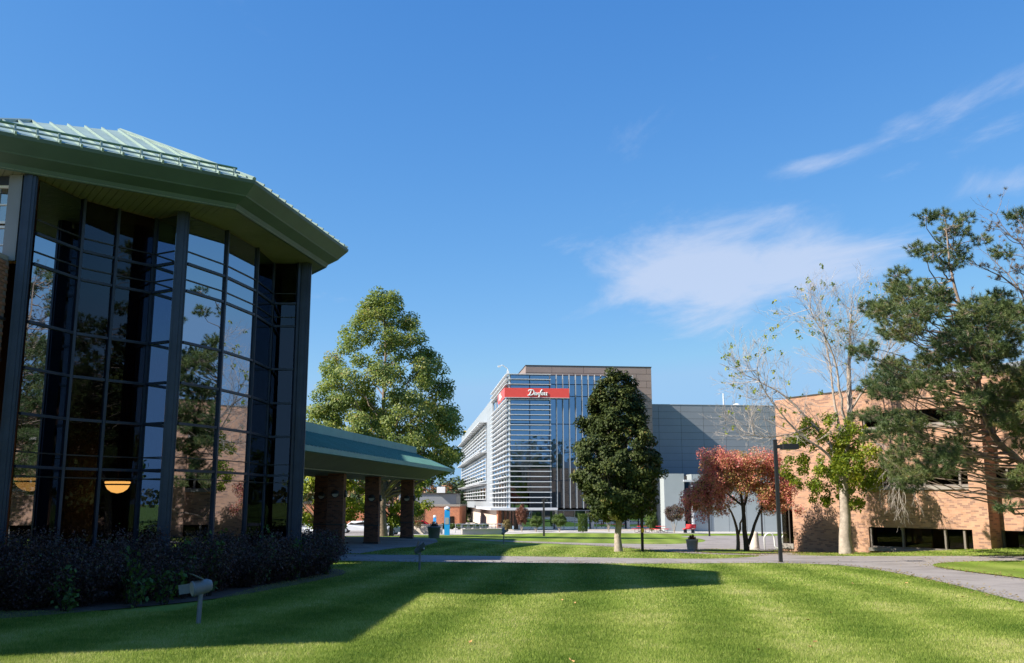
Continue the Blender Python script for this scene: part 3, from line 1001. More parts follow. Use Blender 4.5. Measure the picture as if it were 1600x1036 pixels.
# hanging bowl lamps inside
for (x, y, z, w, lab) in ((-11.55, 23.0, 2.12, .36, 'orange glowing bowl lamp hanging behind the glass beside the brick wing'), (-10.69, 26.0, 2.10, .33, 'orange glowing bowl lamp hanging deeper inside behind the dark glass')):
    t = thing('bowl_lamp', lab, 'lamp', (x, y, z), 0, 'bowl lamps inside the glass building')
    prof = [(0.02, -.24), (w * .45, -.21), (w * .78, -.13), (w * .95, -.03)]
    part('bowl', MB().lathe(prof, n=24), 'lamp_orange', t, True)
    part('rim', MB().lathe([(w * .97, -.03), (w * .99, -.02), (w * .99, .0), (w * .97, .01)], n=24), 'black_metal', t)
    part('shade', MB().lathe([(w * .96, .012), (w, .03), (w, .07), (w * .9, .075)], n=24), 'lamp_orange', t)
    part('rod', MB().tube([(0, 0, .07), (0, 0, ZS - z)], .012, 6), 'black_metal', t)

# ================================================================== GREEN-ROOFED WALKWAY CANOPY
CB = (-8.6, 50.0, gz(-8.6, 50.0))
can = thing('walkway_canopy', 'covered walkway with green metal roof on square brick pillars', 'canopy', CB)


def cpart(name, mb, mat, parent=None):
    return part(name, mb, mat, parent or can, False, CB)


cd_ = Vector((2, 14)).normalized()
cn_ = Vector((cd_.y, -cd_.x))             # to the right of the walk, towards the lawn


def cpt(s, o, z):
    p = Vector((-8.95, 49.0)) + cd_ * s + cn_ * o
    return Vector((p.x, p.y, z))


S0, S1 = -14.0, 16.6
EO, EI, RZ, EZ = 2.55, -4.6, 4.68, 3.78
ro = 0.55
crown = cpart('roof_band', MB().hull8([cpt(S0, ro, RZ), cpt(S1 - 2.0, ro, RZ), cpt(S1 - 2.0, -2.6, RZ), cpt(S0, -2.6, RZ)],
                              [cpt(S0, ro, RZ + .5), cpt(S1 - 2.0, ro, RZ + .5), cpt(S1 - 2.0, -2.6, RZ + .5), cpt(S0, -2.6, RZ + .5)]), 'canopy_green')
npan = 62
for i in range(npan):
    s0, s1 = S0 + (S1 - 2 - S0) * i / npan, S0 + (S1 - 2 - S0) * (i + 1) / npan
    q = [cpt(s0 + .02, EO, EZ), cpt(s1 - .02, EO, EZ), cpt(s1 - .02, ro, RZ + .02), cpt(s0 + .02, ro, RZ + .02)]
    cpart('roof_panel', MB().hull8(q, [p + Vector((0, 0, .03)) for p in q]), 'canopy_green')
    q = [cpt(s0 - .02, EO + .02, EZ), cpt(s0 + .02, EO + .02, EZ), cpt(s0 + .02, ro, RZ + .02), cpt(s0 - .02, ro, RZ + .02)]
    cpart('roof_seam', MB().hull8(q, [p + Vector((0, 0, .08)) for p in q]), 'canopy_green')
q = [cpt(S1 - 2, EO, EZ), cpt(S1, EO, EZ), cpt(S1 - 2.0, ro, RZ + .02)]
mb = MB().add(q + [p + Vector((0, 0, .03)) for p in q], [(2, 1, 0), (3, 4, 5), (0, 1, 4, 3), (1, 2, 5, 4), (2, 0, 3, 5)])
cpart('roof_panel', mb, 'canopy_green')
q = [cpt(S1, EO, EZ), cpt(S1, EI, EZ), cpt(S1 - 2, -2.6, RZ + .02), cpt(S1 - 2, ro, RZ + .02)]
cpart('roof_slope', MB().hull8(q, [p + Vector((0, 0, .03)) for p in q]), 'canopy_green')
q = [cpt(S0, EI, EZ), cpt(S1, EI, EZ), cpt(S1 - 2, -2.6, RZ + .02), cpt(S0, -2.6, RZ + .02)]
cpart('roof_slope', MB().hull8(q, [p + Vector((0, 0, .03)) for p in q]), 'canopy_green')
BZ = 3.02
for a, b in (((EO, EZ), (EO - 1.5, BZ + .05)), ((EI, EZ), (EI + 1.5, BZ + .05))):
    s_ = .12 if a[0] > 0 else -.12
    q = [cpt(S0, a[0], a[1] - .02), cpt(S1 - .05, a[0], a[1] - .02), cpt(S1 - 1.4, b[0], b[1]), cpt(S0, b[0], b[1])]
    cpart('soffit', MB().hull8(q, [p + Vector((0, 0, .06)) for p in q]), 'soffit')
    cpart('gutter', MB().hull8([cpt(S0, a[0] - s_ * .2, EZ - .22), cpt(S1, a[0] - s_ * .2, EZ - .22), cpt(S1, a[0] - s_ * .2, EZ), cpt(S0, a[0] - s_ * .2, EZ)],
                              [cpt(S0, a[0] + s_, EZ - .20), cpt(S1, a[0] + s_, EZ - .20), cpt(S1, a[0] + s_, EZ + .01), cpt(S0, a[0] + s_, EZ + .01)]), 'canopy_green')
q = [cpt(S1, EO, EZ - .02), cpt(S1, EI, EZ - .02), cpt(S1 - 1.4, EI + 1.5, BZ + .05), cpt(S1 - 1.4, EO - 1.5, BZ + .05)]
cpart('soffit', MB().hull8(q, [p + Vector((0, 0, .06)) for p in q]), 'soffit')
q = [cpt(S0, EO - 1.5, BZ), cpt(S1 - 1.4, EO - 1.5, BZ), cpt(S1 - 1.4, EI + 1.5, BZ), cpt(S0, EI + 1.5, BZ)]
cpart('ceiling', MB().hull8(q, [p + Vector((0, 0, .08)) for p in q]), 'soffit')
for s, o in ((-.3, .12), (6.1, .12), (14.1, .12), (3.4, -1.9)):
    c = cpt(s, o, 0)
    zb = gz(c.x, c.y)
    M = Matrix.Translation((c.x, c.y, 0)) @ Matrix.Rotation(math.atan2(cd_.y, cd_.x) - math.pi / 2 + R(8), 4, 'Z')
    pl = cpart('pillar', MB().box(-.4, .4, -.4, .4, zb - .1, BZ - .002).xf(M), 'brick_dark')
    cpart('base_band', MB().box(-.43, .43, -.43, .43, zb, zb + .12).xf(M), 'bronze', pl)
    cpart('brick_band', MB().box(-.42, .42, -.42, .42, zb + 1.0, zb + 1.07).xf(M), 'bronze', pl)
    for M2 in (M @ Matrix.Translation((0, -.4, zb + 2.55)), M @ Matrix.Rotation(R(90), 4, 'Z') @ Matrix.Translation((0, -.4, zb + 2.55))):
        Ms = M2 @ Matrix.Rotation(R(90), 4, 'X')
        cpart('wall_light', MB().lathe([(.20, 0), (.20, .05), (.15, .10), (.02, .12)], n=18).xf(Ms), 'black_metal', pl)
        half = MB()
        seg = [(.16 * math.cos(R(a)), .16 * math.sin(R(a))) for a in range(180, 361, 18)]
        half.prism(seg, .08, .125)
        cpart('light_lens', half.xf(Ms), 'lens', pl)

# ================================================================== UNSEEN BRICK HALL behind the pavilion, added to shade the walkway and lawn
HB = (-15.6, 71.0, gz(-15.6, 71.0))
hall = thing('unseen_shade_hall', 'unseen brick hall added behind the glass pavilion to shade the walkway', 'building', HB)
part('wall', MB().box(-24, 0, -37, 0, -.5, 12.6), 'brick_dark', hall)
part('coping', MB().box(-24.1, .1, -37.1, .1, 12.6, 12.8), 'sill', hall)
for k in range(6):
    for z0 in (1.2, 5.0, 8.8):
        w = part('window', MB().box(.01, .05, -31 + k * 5.2, -28.6 + k * 5.2, z0, z0 + 1.9), 'glass_brown', hall)
        part('window_sill', MB().box(.0, .12, -31.1 + k * 5.2, -28.5 + k * 5.2, z0 - .14, z0 - .01), 'sill', w)


# ================================================================== OFFICE TOWER WITH LOUVRES AND RED SIGN
DZ = -2.2
tow = thing('office_building', 'modern office block with glass front, silver louvres and a red sign band', 'building', (-0.34, 125.0, DZ), R(6.05))
DOFF = (0, 0, DZ)


def dpart(name, mb, mat, parent=None):
    return part(name, mb, mat, parent or tow, False, DOFF)


UL, UR, VB = 5.4, 16.6, 24.6          # louvre bay, right end of the glass, depth of the louvred side
GB, GT = 0.75, 18.25
STO = [0.75, 4.3, 8.0, 11.7, 15.4, 17.0, 18.2]
# interior: floors, back wall
for z in STO[1:-1]:
    dpart('floor', MB().box(.4, UR - .2, .5, VB - 1, z - .35, z), 'interior_mid')
dpart('core_wall', MB().box(3.5, UR - .5, 6.0, VB - 1.2, -2.3, 16.6), 'interior')
for u in (2.2, 7.5, 12.0):
    dpart('inner_column', MB().box(u - .25, u + .25, 2.0, 2.5, -2.3, 16.6), 'interior_mid')
# front glazing: each pane on its own
cols = [0.12, 2.72, UL] + [UL + (UR - UL) * i / 13 for i in range(1, 14)]
for i in range(len(cols) - 1):
    for j in range(len(STO) - 1):
        dv = random.uniform(-.006, .006)
        u0, u1, z0, z1 = cols[i] + .04, cols[i + 1] - .04, STO[j] + .04, STO[j + 1] - .04
        dpart('pane', MB().hull8([(u0, .10, z0), (u1, .10 + dv, z0), (u1, .10 + dv, z1), (u0, .10, z1)], [(u0, .13, z0), (u1, .13 + dv, z0), (u1, .13 + dv, z1), (u0, .13, z1)]), 'glass_blue')
for u in (0.12, 2.72):
    dpart('mullion', MB().box(u - .05, u + .05, .02, .2, GB, GT), 'frame_blue')
for z in STO[1:]:
    dpart('transom', MB().box(.1, UR, .06, .2, z - .05, z + .05), 'frame_blue')
# vertical fins
for i in range(14):
    u = UL + .02 + (UR - UL) * i / 13
    dpart('fin', MB().box(u - .034, u + .034, -.36, .04, GB - .05, GT + .05), 'silver_metal')
# right return of the glass box
for j in range(len(STO) - 1):
    dpart('pane', MB().box(UR - .03, UR, .18, 2.95, STO[j] + .04, STO[j + 1] - .04), 'glass_blue')
# louvres: front run and side run for every level
NL = 26
for i in range(NL):
    z = 18.2 - i * 0.672
    if 15.0 < z < 16.5:
        continue
    dpart('louvre', MB().hull8([(-.45, -.52, z), (UL + .1, -.52, z), (UL + .1, -.08, z + .05), (-.45, -.08, z + .05)], [(-.45, -.52, z + .085), (UL + .1, -.52, z + .085), (UL + .1, -.08, z + .12), (-.45, -.08, z + .12)]), 'white_metal')
    dpart('louvre', MB().box(-.53, -.10, -.08, VB, z + .01, z + .10), 'white_metal')
    for v in (2.0, 6.0, 10.5, 15.5, 20.5):
        dpart('louvre_bracket', MB().box(-.12, .02, v - .08, v + .08, z - .22, z + .01), 'silver_metal')
for v in (0.0, 3.0, 6.5, 10.5, 15, 19.5, VB - .2):
    dpart('mullion', MB().box(-.10, .10, v - .12, v + .12, GB, GT), 'white_metal')
vs_ = [0.15, 3.0, 6.5, 10.5, 15, 19.5, VB]
for i in range(6):
    for j in range(len(STO) - 1):
        dpart('pane', MB().box(-.02, .01, vs_[i] + .13, vs_[i + 1] - .13, STO[j] + .03, STO[j + 1] - .03), 'glass_far' if i else 'glass_blue')
dpart('side_screen', MB().box(.25, .30, .4, VB, GB, 17.0), 'white_frame')
dpart('roof', MB().box(.3, UR - .1, .25, VB, 17.0, 17.06), 'grey_metal')
dpart('canopy_slab', MB().box(-2.6, 6.1, -1.5, 26.0, .50, .80), 'white_metal')
dpart('soffit', MB().box(.0, UR, .05, VB, .40, .49), 'grey_metal')
# red sign band wrapping the corner
sign = dpart('sign_band', MB().box(-.72, 7.9, -.72, -.53, 15.12, 16.36), 'red_sign')
dpart('sign_return', MB().box(-.721, -.54, -.53, 9.0, 15.12, 16.36), 'red_sign', sign)
dpart('sign_edge', MB().box(-.74, 7.92, -.74, -.5, 15.06, 15.12), 'white_metal', sign)


# script lettering: each letter a run of strokes, x to the right, y up, about one unit tall capitals
GLYPHS = [
    [[(.30, .95), (.24, .5), (.16, .08), (.02, -.02), (-.10, .05), (.05, .10), (.35, .02), (.62, .18), (.78, .52), (.68, .84), (.40, 1.0), (.10, .96), (-.08, .84), (-.05, .74)]],
    [[(1.10, .46), (.96, .50), (.84, .32), (.86, .12), (.98, .10), (1.08, .28), (1.12, .46), (1.08, .16), (1.18, .10)]],
    [[(1.24, .46), (1.20, .10), (1.26, .32), (1.38, .48), (1.44, .38), (1.40, .12), (1.50, .10)]],
    [[(1.92, .92), (1.82, 1.0), (1.74, .86), (1.66, .40), (1.58, -.10), (1.48, -.22)], [(1.54, .46), (1.84, .50)]],
    [[(1.98, .48), (1.86, .34), (1.88, .14), (2.00, .10), (2.10, .26), (2.08, .44), (1.98, .48), (2.14, .46)]],
    [[(2.40, .46), (2.28, .50), (2.24, .38), (2.36, .26), (2.34, .12), (2.18, .10)]],
    [[(2.68, .46), (2.56, .50), (2.52, .38), (2.64, .26), (2.62, .12), (2.44, .10), (2.70, .04)]],
]
for gi, strokes in enumerate(GLYPHS):
    for face in (0, 1):
        mb = MB()
        for st in strokes:
            pts = chaikin(st, 2, False)
            k = 0.92
            if face == 0:
                mb.tube([(2.45 + (x * 1 + .12 * y) * k, -.76, 15.36 + y * k * .85) for x, y in pts], .075, 6)
            else:
                mb.tube([(-.76, 6.3 - (x + .12 * y) * k * 1.3, 15.36 + y * k * .85) for x, y in pts], .085, 6)
        dpart('letter', mb, 'white_frame', sign)
# roof-edge lamp
lampx = dpart('roof_lamp', MB().tube([(-.2, .2, 18.3), (-.2, .2, 19.0), (-.9, .2, 19.5), (-1.3, .1, 19.35)], .06, 6), 'white_frame')
dpart('lamp_head', MB().box(-1.55, -1.2, -.05, .3, 19.2, 19.4), 'white_frame', lampx)
dpart('lamp_box', MB().box(-.35, -.05, .05, .35, 18.3, 18.75), 'white_frame', lampx)
# ground floor glazing set back
gcols = [1.6 + 1.45 * i for i in range(13)]
for i in range(12):
    for z0, z1 in ((-2.15, -1.05), (-1.0, .36)):
        dpart('pane', MB().box(gcols[i] + .03, gcols[i + 1] - .03, 1.6, 1.63, z0, z1), 'glass_blue')
    dpart('mullion', MB().box(gcols[i] - .03, gcols[i] + .03, 1.52, 1.66, -2.2, .40), 'silver_metal' if i % 3 else 'white_metal')
for u in (1.5, 6.3, 11.1, 15.9):
    dpart('ground_column', MB().lathe([(.22, -2.3), (.22, .40)], (u, 1.1, 0), 14), 'silver_metal')
dpart('plinth', MB().box(-4, 20.5, .2, 1.5, -2.4, -1.98), 'concrete_pale')
# entrance under the slab
for i, v in enumerate((3, 7, 12, 18)):
    dpart('pane', MB().box(1.0, 1.03, v, v + 3.6, -2.1, .35), 'glass_blue')
    dpart('mullion', MB().box(.9, 1.1, v - .15, v, -2.2, .38), 'bronze')
# brown upper block behind: cladding boards in courses
BU0, BU1, BV = 2.55, 20.06, 3.0
dpart('core_block', MB().box(BU0 + .06, BU1 - .06, BV + .06, 40, -2.3, 19.82), 'joint_brown')
zz = 19.86
r = 0
while zz > -1.5:
    z1, z0 = zz, zz - .94
    cut = [BU0 + (2.2 if r % 2 else 3.6) + i * 4.4 for i in range(4)]
    edges_ = [BU0] + cut + [BU1]
    for i in range(len(edges_) - 1):
        if z1 < 16 and edges_[i + 1] < UR:
            continue
        dpart('cladding_panel', MB().box(edges_[i] + .02, edges_[i + 1] - .02, BV, BV + .06, z0 + .03, z1 - .01), 'brown_metal')
    dpart('cladding_panel', MB().box(BU1 - .06, BU1, BV + .07, 40, z0 + .03, z1 - .01), 'brown_metal')
    if zz > 15:
        dpart('cladding_panel', MB().box(BU0, BU0 + .06, BV + .07, 40, z0 + .03, z1 - .01), 'brown_metal')
    zz -= .95
    r += 1
dpart('roof_cap', MB().box(BU0 - .05, BU1 + .05, BV - .05, 40.1, 19.87, 19.97), 'bronze')
dpart('roof_vent', MB().box(13.6, 15.0, BV - .5, BV - .01, 18.0, 18.9), 'white_metal')
for u in (18.3, 19.0):
    dpart('slot_window', MB().box(u, u + .10, BV - .03, BV - .004, 7.0, 10.4), 'white_metal')
# grey hall behind on the right: cladding in separate panels
dpart('hall_wall', MB().box(BU1 + .06, 52, 13.06, 40, -2.4, 15.66), 'joint')
HW = 3.4
for i in range(9):
    for j in range(11):
        u0, z1 = BU1 + .1 + i * HW, 15.72 - j * 1.02
        dpart('cladding_panel', MB().box(u0 + .02, u0 + HW - .02, 13.0, 13.06, z1 - 1.02 + .03, z1), 'grey_metal')
dpart('roof_cap', MB().box(BU1, 52, 12.95, 40, 15.73, 15.83), 'silver_metal')
dpart('flue', MB().tube([(34.6, 16, 15.8), (34.6, 16, 17.9)], .12, 8), 'white_metal')
dpart('roof_vent', MB().lathe([(.6, 15.8), (.7, 16.1), (.45, 16.4), (.1, 16.5)], (37.0, 17, 0), 12), 'white_metal')
# pale low wing in front of the hall
dpart('low_wing', MB().box(20.2, 22.9, -1.5, 9, -2.4, 5.2), 'light_wall')
dpart('low_wing', MB().box(24.1, 41.0, -.9, 9, -2.4, 5.15), 'light_wall')
dpart('door_recess', MB().box(22.9, 24.1, 1.2, 9, -2.4, 5.0), 'interior')
dpart('door_frame', MB().box(22.8, 24.25, -1.7, -.95, 4.15, 4.4), 'white_metal')
dpart('door_frame', MB().box(23.85, 24.09, -1.6, -.9, -2.3, 4.15), 'white_metal')
dpart('door_sill', MB().box(22.91, 24.09, -1.5, -.9, -2.4, -1.9), 'light_wall')
dpart('door', MB().box(22.92, 24.08, .4, .45, -1.9, 4.1), 'glass_blue')
for i in range(7):
    u = 24.2 + i * 2.4
    dpart('wall_joint', MB().box(u, u + .025, -.908, -.894, -2.3, 5.1), 'joint')
# long left wing with louvred windows
WU = -.10
dpart('wing_wall', MB().box(WU + .05, 14, VB + .6, 118, .35, 17.75), 'silver_metal')
for i in range(13):
    for j, (v0, v1) in enumerate(((VB + .7, VB + 6.2), (VB + 6.25, VB + 11.5))):
        dpart('cladding_panel', MB().box(WU, WU + .05, v0, v1, .4 + i * 1.335 + .02, .4 + (i + 1) * 1.335), 'silver_metal')
dpart('shadow_gap', MB().box(.2, 3, VB + .02, VB + .58, .4, 17.6), 'joint')
dpart('wing_end', MB().box(0.6, 12, VB + .595, VB + .605, .4, 17.7), 'silver_metal')
for zt, zb in ((14.8, 10.1), (9.75, 5.0), (4.5, 1.9)):
    sh = dpart('sunshade', MB().box(WU - 1.3, WU - .01, 36.5, 113, zt, zt + .12), 'white_metal')
    for v in range(38, 113, 5):
        dpart('sunshade_arm', MB().box(WU - 1.2, WU - .02, v, v + .15, zt - .25, zt - .01), 'white_metal', sh)
    dpart('window_band', MB().box(WU - .03, WU + .04, 37, 112, zb, zt - .1), 'glass_far')
    n = max(3, int((zt - zb) / .62))
    for i in range(n):
        z = zb + (zt - zb) * i / n
        dpart('louvre', MB().box(WU - .32, WU - .05, 37, 112, z, z + .12), 'white_metal')
    for i in range(12):
        v = 37 + i * 75 / 11
        dpart('mullion', MB().box(WU - .10, WU - .04, v - .2, v + .2, zb, zt), 'white_metal')
dpart('ground_wall', MB().box(1.2, 12, VB + 4, 112, -2.9, .34), 'beige')
dpart('ground_end', MB().box(.9, 1.9, VB + .6, VB + 4, -2.6, .34), 'brick_far')
dpart('flag_panel', MB().box(WU + .2, WU + 1.6, 112, 112.1, 15.0, 18.9), 'yellow')
dpart('flag_panel', MB().box(WU + 1.0, WU + 2.9, 111.9, 111.98, 16.8, 18.9), 'flag_blue')

# ================================================================== BRICK CLASSROOM BUILDING ON THE RIGHT
BD = Vector((0.52, -0.855, 0)).normalized()
BZ0 = -1.6
brk = thing('brick_building', 'orange brick building with ribbon windows behind the pine tree', 'building', (17.45, 60.0, BZ0), math.atan2(BD.y, BD.x))
# local frame: x runs along the front (to the right and nearer), y into the building
BOFF = (0, 0, BZ0)


def bpart(name, mb, mat, parent=None):
    return part(name, mb, mat, parent or brk, False, BOFF)


LEN = 36.0
ZR = 8.05
BANDS = [(-0.95, 0.20), (2.42, 3.30), (5.75, 6.60)]       # ribbon window openings
x0 = 0.0
wallz = [(-2.6, BANDS[0][0]), (BANDS[0][1], BANDS[1][0]), (BANDS[1][1], BANDS[2][0]), (BANDS[2][1], ZR)]
bpart('wall', MB().box(0, 5.6, 0, 6, -2.6, ZR), 'brick_orange')
for i, (z0, z1) in enumerate(wallz):
    bpart('spandrel', MB().box(5.6, LEN, .0 if i else .05, .4, z0, z1), 'brick_orange')
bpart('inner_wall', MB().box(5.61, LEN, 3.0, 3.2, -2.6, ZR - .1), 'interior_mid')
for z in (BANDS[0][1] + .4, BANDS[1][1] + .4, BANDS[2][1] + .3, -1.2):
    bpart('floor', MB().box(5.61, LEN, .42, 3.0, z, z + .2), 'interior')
bpart('roof', MB().box(0, LEN, .3, 26, ZR - .35, ZR - .2), 'grey_metal')
bpart('coping', MB().box(-.05, LEN + .05, -.04, .45, ZR, ZR + .08), 'bronze')
for x in (12.6, 20.4, 28.2):
    bpart('pilaster', MB().box(x, x + .95, -.95, .0, -2.6, ZR - .9), 'brick_orange')
for zi, (z0, z1) in enumerate(BANDS):
    bpart('sill', MB().box(5.6, LEN, -.12, .3, z0 - .16, z0 + .02), 'sill')
    x = 5.65
    k = 0
    while x < LEN - 2.3:
        w = (2.1, 2.6, 1.1)[(k + zi) % 3]
        bpart('pane', MB().box(x + .06, x + w - .06, .22, .235, z0 + .05, z1 - .02), 'glass_brown')
        bpart('mullion', MB().box(x - .06, x + .06, .10, .30, z0 + .02, z1), 'window_bronze')
        x += w
        k += 1
    for xb, wb in ((7.9, 1.5), (16.2, 2.0), (23.9, 1.2)):
        bpart('blind', MB().box(xb, xb + wb, .30, .32, z0 + .35, z1 - .02), 'beige')
    bpart('window_rail', MB().box(5.6, LEN, .12, .26, z0 + .02, z0 + .10), 'window_bronze')
# narrow slot window at the far corner
bpart('corner_block', MB().box(-1.05, 0, .02, 6, 3.4, ZR - .02), 'brick_orange')
bpart('corner_base', MB().box(-1.05, 0, .03, 6, -2.6, -1.25), 'brick_orange')
bpart('corner_sill', MB().box(-1.1, 0, -.06, .5, -1.25, -.95), 'sill')
bpart('corner_pane', MB().box(-1.03, -.02, .16, .18, -.95, 3.4), 'glass_brown')
bpart('corner_back', MB().box(-1.04, -.01, .5, 6, -1.2, 3.4), 'interior')
bpart('corner_mullion', MB().box(-.42, -.34, .08, .2, -.95, 3.39), 'bronze')
bpart('corner_spandrel', MB().box(-1.02, -.02, .10, .155, 1.15, 1.5), 'bronze')
bpart('end_wall', MB().box(-1.0, 0, 6, 26, -2.6, ZR - .03), 'brick_orange')
pen = bpart('roof_unit', MB().box(3.0, 12, 6.0, 12, ZR - .2, ZR + 1.4), 'grey_metal')
bpart('unit_louvre', MB().box(3.4, 11.6, 5.94, 5.99, ZR + .2, ZR + 1.2), 'joint', pen)
# projecting wing of the same building, out of frame to the right; it shows in the dark glass
bpart('wing_wall', MB().box(LEN + .05, LEN + 24, -9, 14, -1.6, ZR - .05), 'brick_orange')
for z0, z1 in ((0.3, 1.7), (3.6, 5.0)):
    bpart('wing_window', MB().box(LEN - .05, LEN + .04, -8.2, -1.0, z0, z1), 'glass_brown')


# ================================================================== TREES
def tubes_mesh(name, paths, mat):
    """paths: list of (points, radii, sides)"""
    V, F = [], []
    o = 0
    for pts, rad, n in paths:
        P = np.asarray(pts, float)
        m = len(P)
        d = np.gradient(P, axis=0)
        d /= np.linalg.norm(d, axis=1, keepdims=True) + 1e-9
        up = np.tile(np.array([0.3, 0.2, 0.93]), (m, 1))
        flat = np.abs((d * up).sum(1)) > 0.97
        up[flat] = (1, 0, 0)
        s = np.cross(d, up)
        s /= np.linalg.norm(s, axis=1, keepdims=True) + 1e-9
        t = np.cross(s, d)
        a = np.arange(n) * 2 * math.pi / n
        ring = P[:, None] + (s[:, None] * np.cos(a)[None, :, None] + t[:, None] * np.sin(a)[None, :, None]) * np.asarray(rad)[:, None, None]
        V.append(ring.reshape(-1, 3))
        i, k = np.meshgrid(np.arange(m - 1), np.arange(n), indexing='ij')
        A = o + i * n + k
        B = o + i * n + (k + 1) % n
        F.append(np.stack([A, B, B + n, A + n], -1).reshape(-1))
        o += m * n
    return np_mesh(name, np.concatenate(V), np.concatenate(F), 4, mat, smooth=True)


def rand_dirs(n):
    v = rng.normal(size=(n, 3))
    return v / np.linalg.norm(v, axis=1, keepdims=True)


def leaves_mesh(name, cen, size, mat, tint, out=None, droop=0.3, aspect=0.62):
    n = len(cen)
    nr = rand_dirs(n)
    nr[:, 2] = np.abs(nr[:, 2]) * 0.9 + 0.15
    if out is not None:
        nr = nr + out * 0.9
    nr /= np.linalg.norm(nr, axis=1, keepdims=True)
    t = np.cross(nr, rand_dirs(n))
    t /= np.linalg.norm(t, axis=1, keepdims=True) + 1e-9
    t[:, 2] -= droop
    s = np.cross(nr, t)
    s /= np.linalg.norm(s, axis=1, keepdims=True) + 1e-9
    L = (size * rng.uniform(0.65, 1.3, n))[:, None]
    w = L * aspect * 0.5
    v = np.stack([cen - t * L * .5, cen + s * w + nr * L * .06, cen + t * L * .5, cen - s * w + nr * L * .06], 1).reshape(-1, 3)
    return np_mesh(name, v, np.arange(4 * n), 4, mat, np.repeat(np.clip(tint, 0, 1), 4))


def smooth_path(pts, n, wob):
    P = np.asarray(pts, float)
    L = np.r_[0, np.cumsum(np.linalg.norm(np.diff(P, axis=0), axis=1))]
    s = np.linspace(0, L[-1], n)
    Q = np.stack([np.interp(s, L, P[:, k]) for k in range(3)], 1)
    for _ in range(2):
        Q[1:-1] = Q[1:-1] * .5 + (Q[:-2] + Q[2:]) * .25
    j = rng.normal(0, wob, Q.shape)
    j[0] = 0
    Q[1:] += j[1:]
    return Q


def limb(a, b, r0, r1, n=6, wob=0.06, sag=0.15, sides=5):
    a, b = np.asarray(a, float), np.asarray(b, float)
    mid = (a + b) / 2
    mid[2] -= sag * np.linalg.norm(b - a) * .5
    t = np.linspace(0, 1, n)[:, None]
    P = (1 - t) ** 2 * a + 2 * t * (1 - t) * mid + t * t * b
    P[1:-1] += rng.normal(0, wob, (n - 2, 3))
    return (P, np.linspace(r0, r1, n), sides)


def crown_tree(name, label, base, height, trunk_r, prof, rx, ry, nclump, clump_r, nleaf, leaf, leafmat, barkmat, cat='tree', group=None,
               clear=0.15, lean=(0, 0), tint_sd=0.2, tint0=0.45, shell=0.55, asym=None, zfloor=None, out_w=0.6):
    """trunk, limbs to leaf clumps, leaves; prof = [(height fraction, radius fraction)]"""
    root = thing(name, label, cat, base, rng.uniform(0, 0.3), group)
    pz = np.array([p[0] for p in prof]); pr = np.array([p[1] for p in prof])
    C = []
    tries = 0
    while len(C) < nclump and tries < nclump * 30:
        tries += 1
        f = rng.uniform(pz[0], pz[-1])
        rr = np.interp(f, pz, pr)
        if rng.uniform() > rr + .08:
            continue
        a = rng.uniform(0, 2 * math.pi)
        q = shell + (1 - shell) * rng.uniform() ** .5 if rng.uniform() < .80 else rng.uniform(0, 1) ** .5
        k = 1.0 if asym is None else asym(a, f)
        C.append((q * rr * rx * k * math.cos(a) + lean[0] * f, q * rr * ry * k * math.sin(a) + lean[1] * f, f * height))
    C = np.array(C)
    top = np.array([lean[0], lean[1], height * .97])
    tp = smooth_path([(0, 0, -.25), (0, 0, height * .2), (lean[0] * .5, lean[1] * .5, height * .55), tuple(top)], 10, 0.04 * trunk_r * 5)
    tr = np.interp(np.linspace(0, 1, 10), [0, .06, .2, .6, 1], [trunk_r * 1.35, trunk_r, trunk_r * .82, trunk_r * .45, .03])
    paths = [(tp, tr, 10)]
    for c in C[:: max(1, len(C) // 90)]:
        hz = math.hypot(c[0], c[1])
        z0 = min(max(clear * height, c[2] - hz * 1.0), height * .9)
        a = [np.interp(z0, tp[:, 2], tp[:, k]) for k in range(3)]
        r0 = max(.02, trunk_r * .42 * (1 - z0 / height))
        paths.append(limb(a, c, r0, .012, 6, .05 * clump_r * 2, .12))
    link('trunk', tubes_mesh('trunk', paths, barkmat), root)
    idx = rng.integers(0, len(C), nleaf)
    d = rand_dirs(nleaf)
    rad = clump_r * rng.uniform(0.15, 1, nleaf) ** .6
    P = C[idx] + d * rad[:, None] * np.array([1, 1, .75])
    keep = P[:, 2] > (clear * height * .6 if zfloor is None else zfloor)
    P, d, idx = P[keep], d[keep], idx[keep]
    ct = rng.normal(0, tint_sd * .7, len(C))
    tint = tint0 + ct[idx] + rng.normal(0, tint_sd, len(P))
    axis_out = P - np.array([0, 0, height * .5])
    axis_out /= np.linalg.norm(axis_out, axis=1, keepdims=True) + 1e-6
    link('crown', leaves_mesh('crown', P, leaf, leafmat, tint, axis_out * out_w + d * .4), root)
    return root


crown_tree('sycamore_tree', 'tall pyramidal tree with green and yellow leaves behind the walkway canopy', (-10.9, 82, gz(-10.9, 82) - .05), 21.2, .34,
           [(.25, .80), (.32, 1.0), (.45, 1.0), (.6, .87), (.75, .66), (.88, .42), (.97, .18), (1, .06)], 6.5, 6.2, 270, .92, 78000, .225, 'leaf_sycamore', 'bark', tint_sd=.2, tint0=.5, lean=(-.4, 0), shell=.5, zfloor=4.6)
crown_tree('maple_tree', 'dense dark green oval maple with pale trunk on the lawn', (5.94, 54, gz(5.94, 54)), 10.0, .20,
           [(.19, .62), (.27, .86), (.37, 1.0), (.58, 1.0), (.68, .86), (.78, .74), (.88, .60), (.95, .40), (1, .16)], 2.12, 2.1, 330, .46, 62000, .17, 'leaf_maple', 'bark_pale', tint_sd=.2, tint0=.42, clear=.17, shell=.66, zfloor=1.35, out_w=.8, asym=lambda a, f: 1 + .13 * math.sin(3 * a + 9 * f) + .10 * math.sin(5 * a - 17 * f))
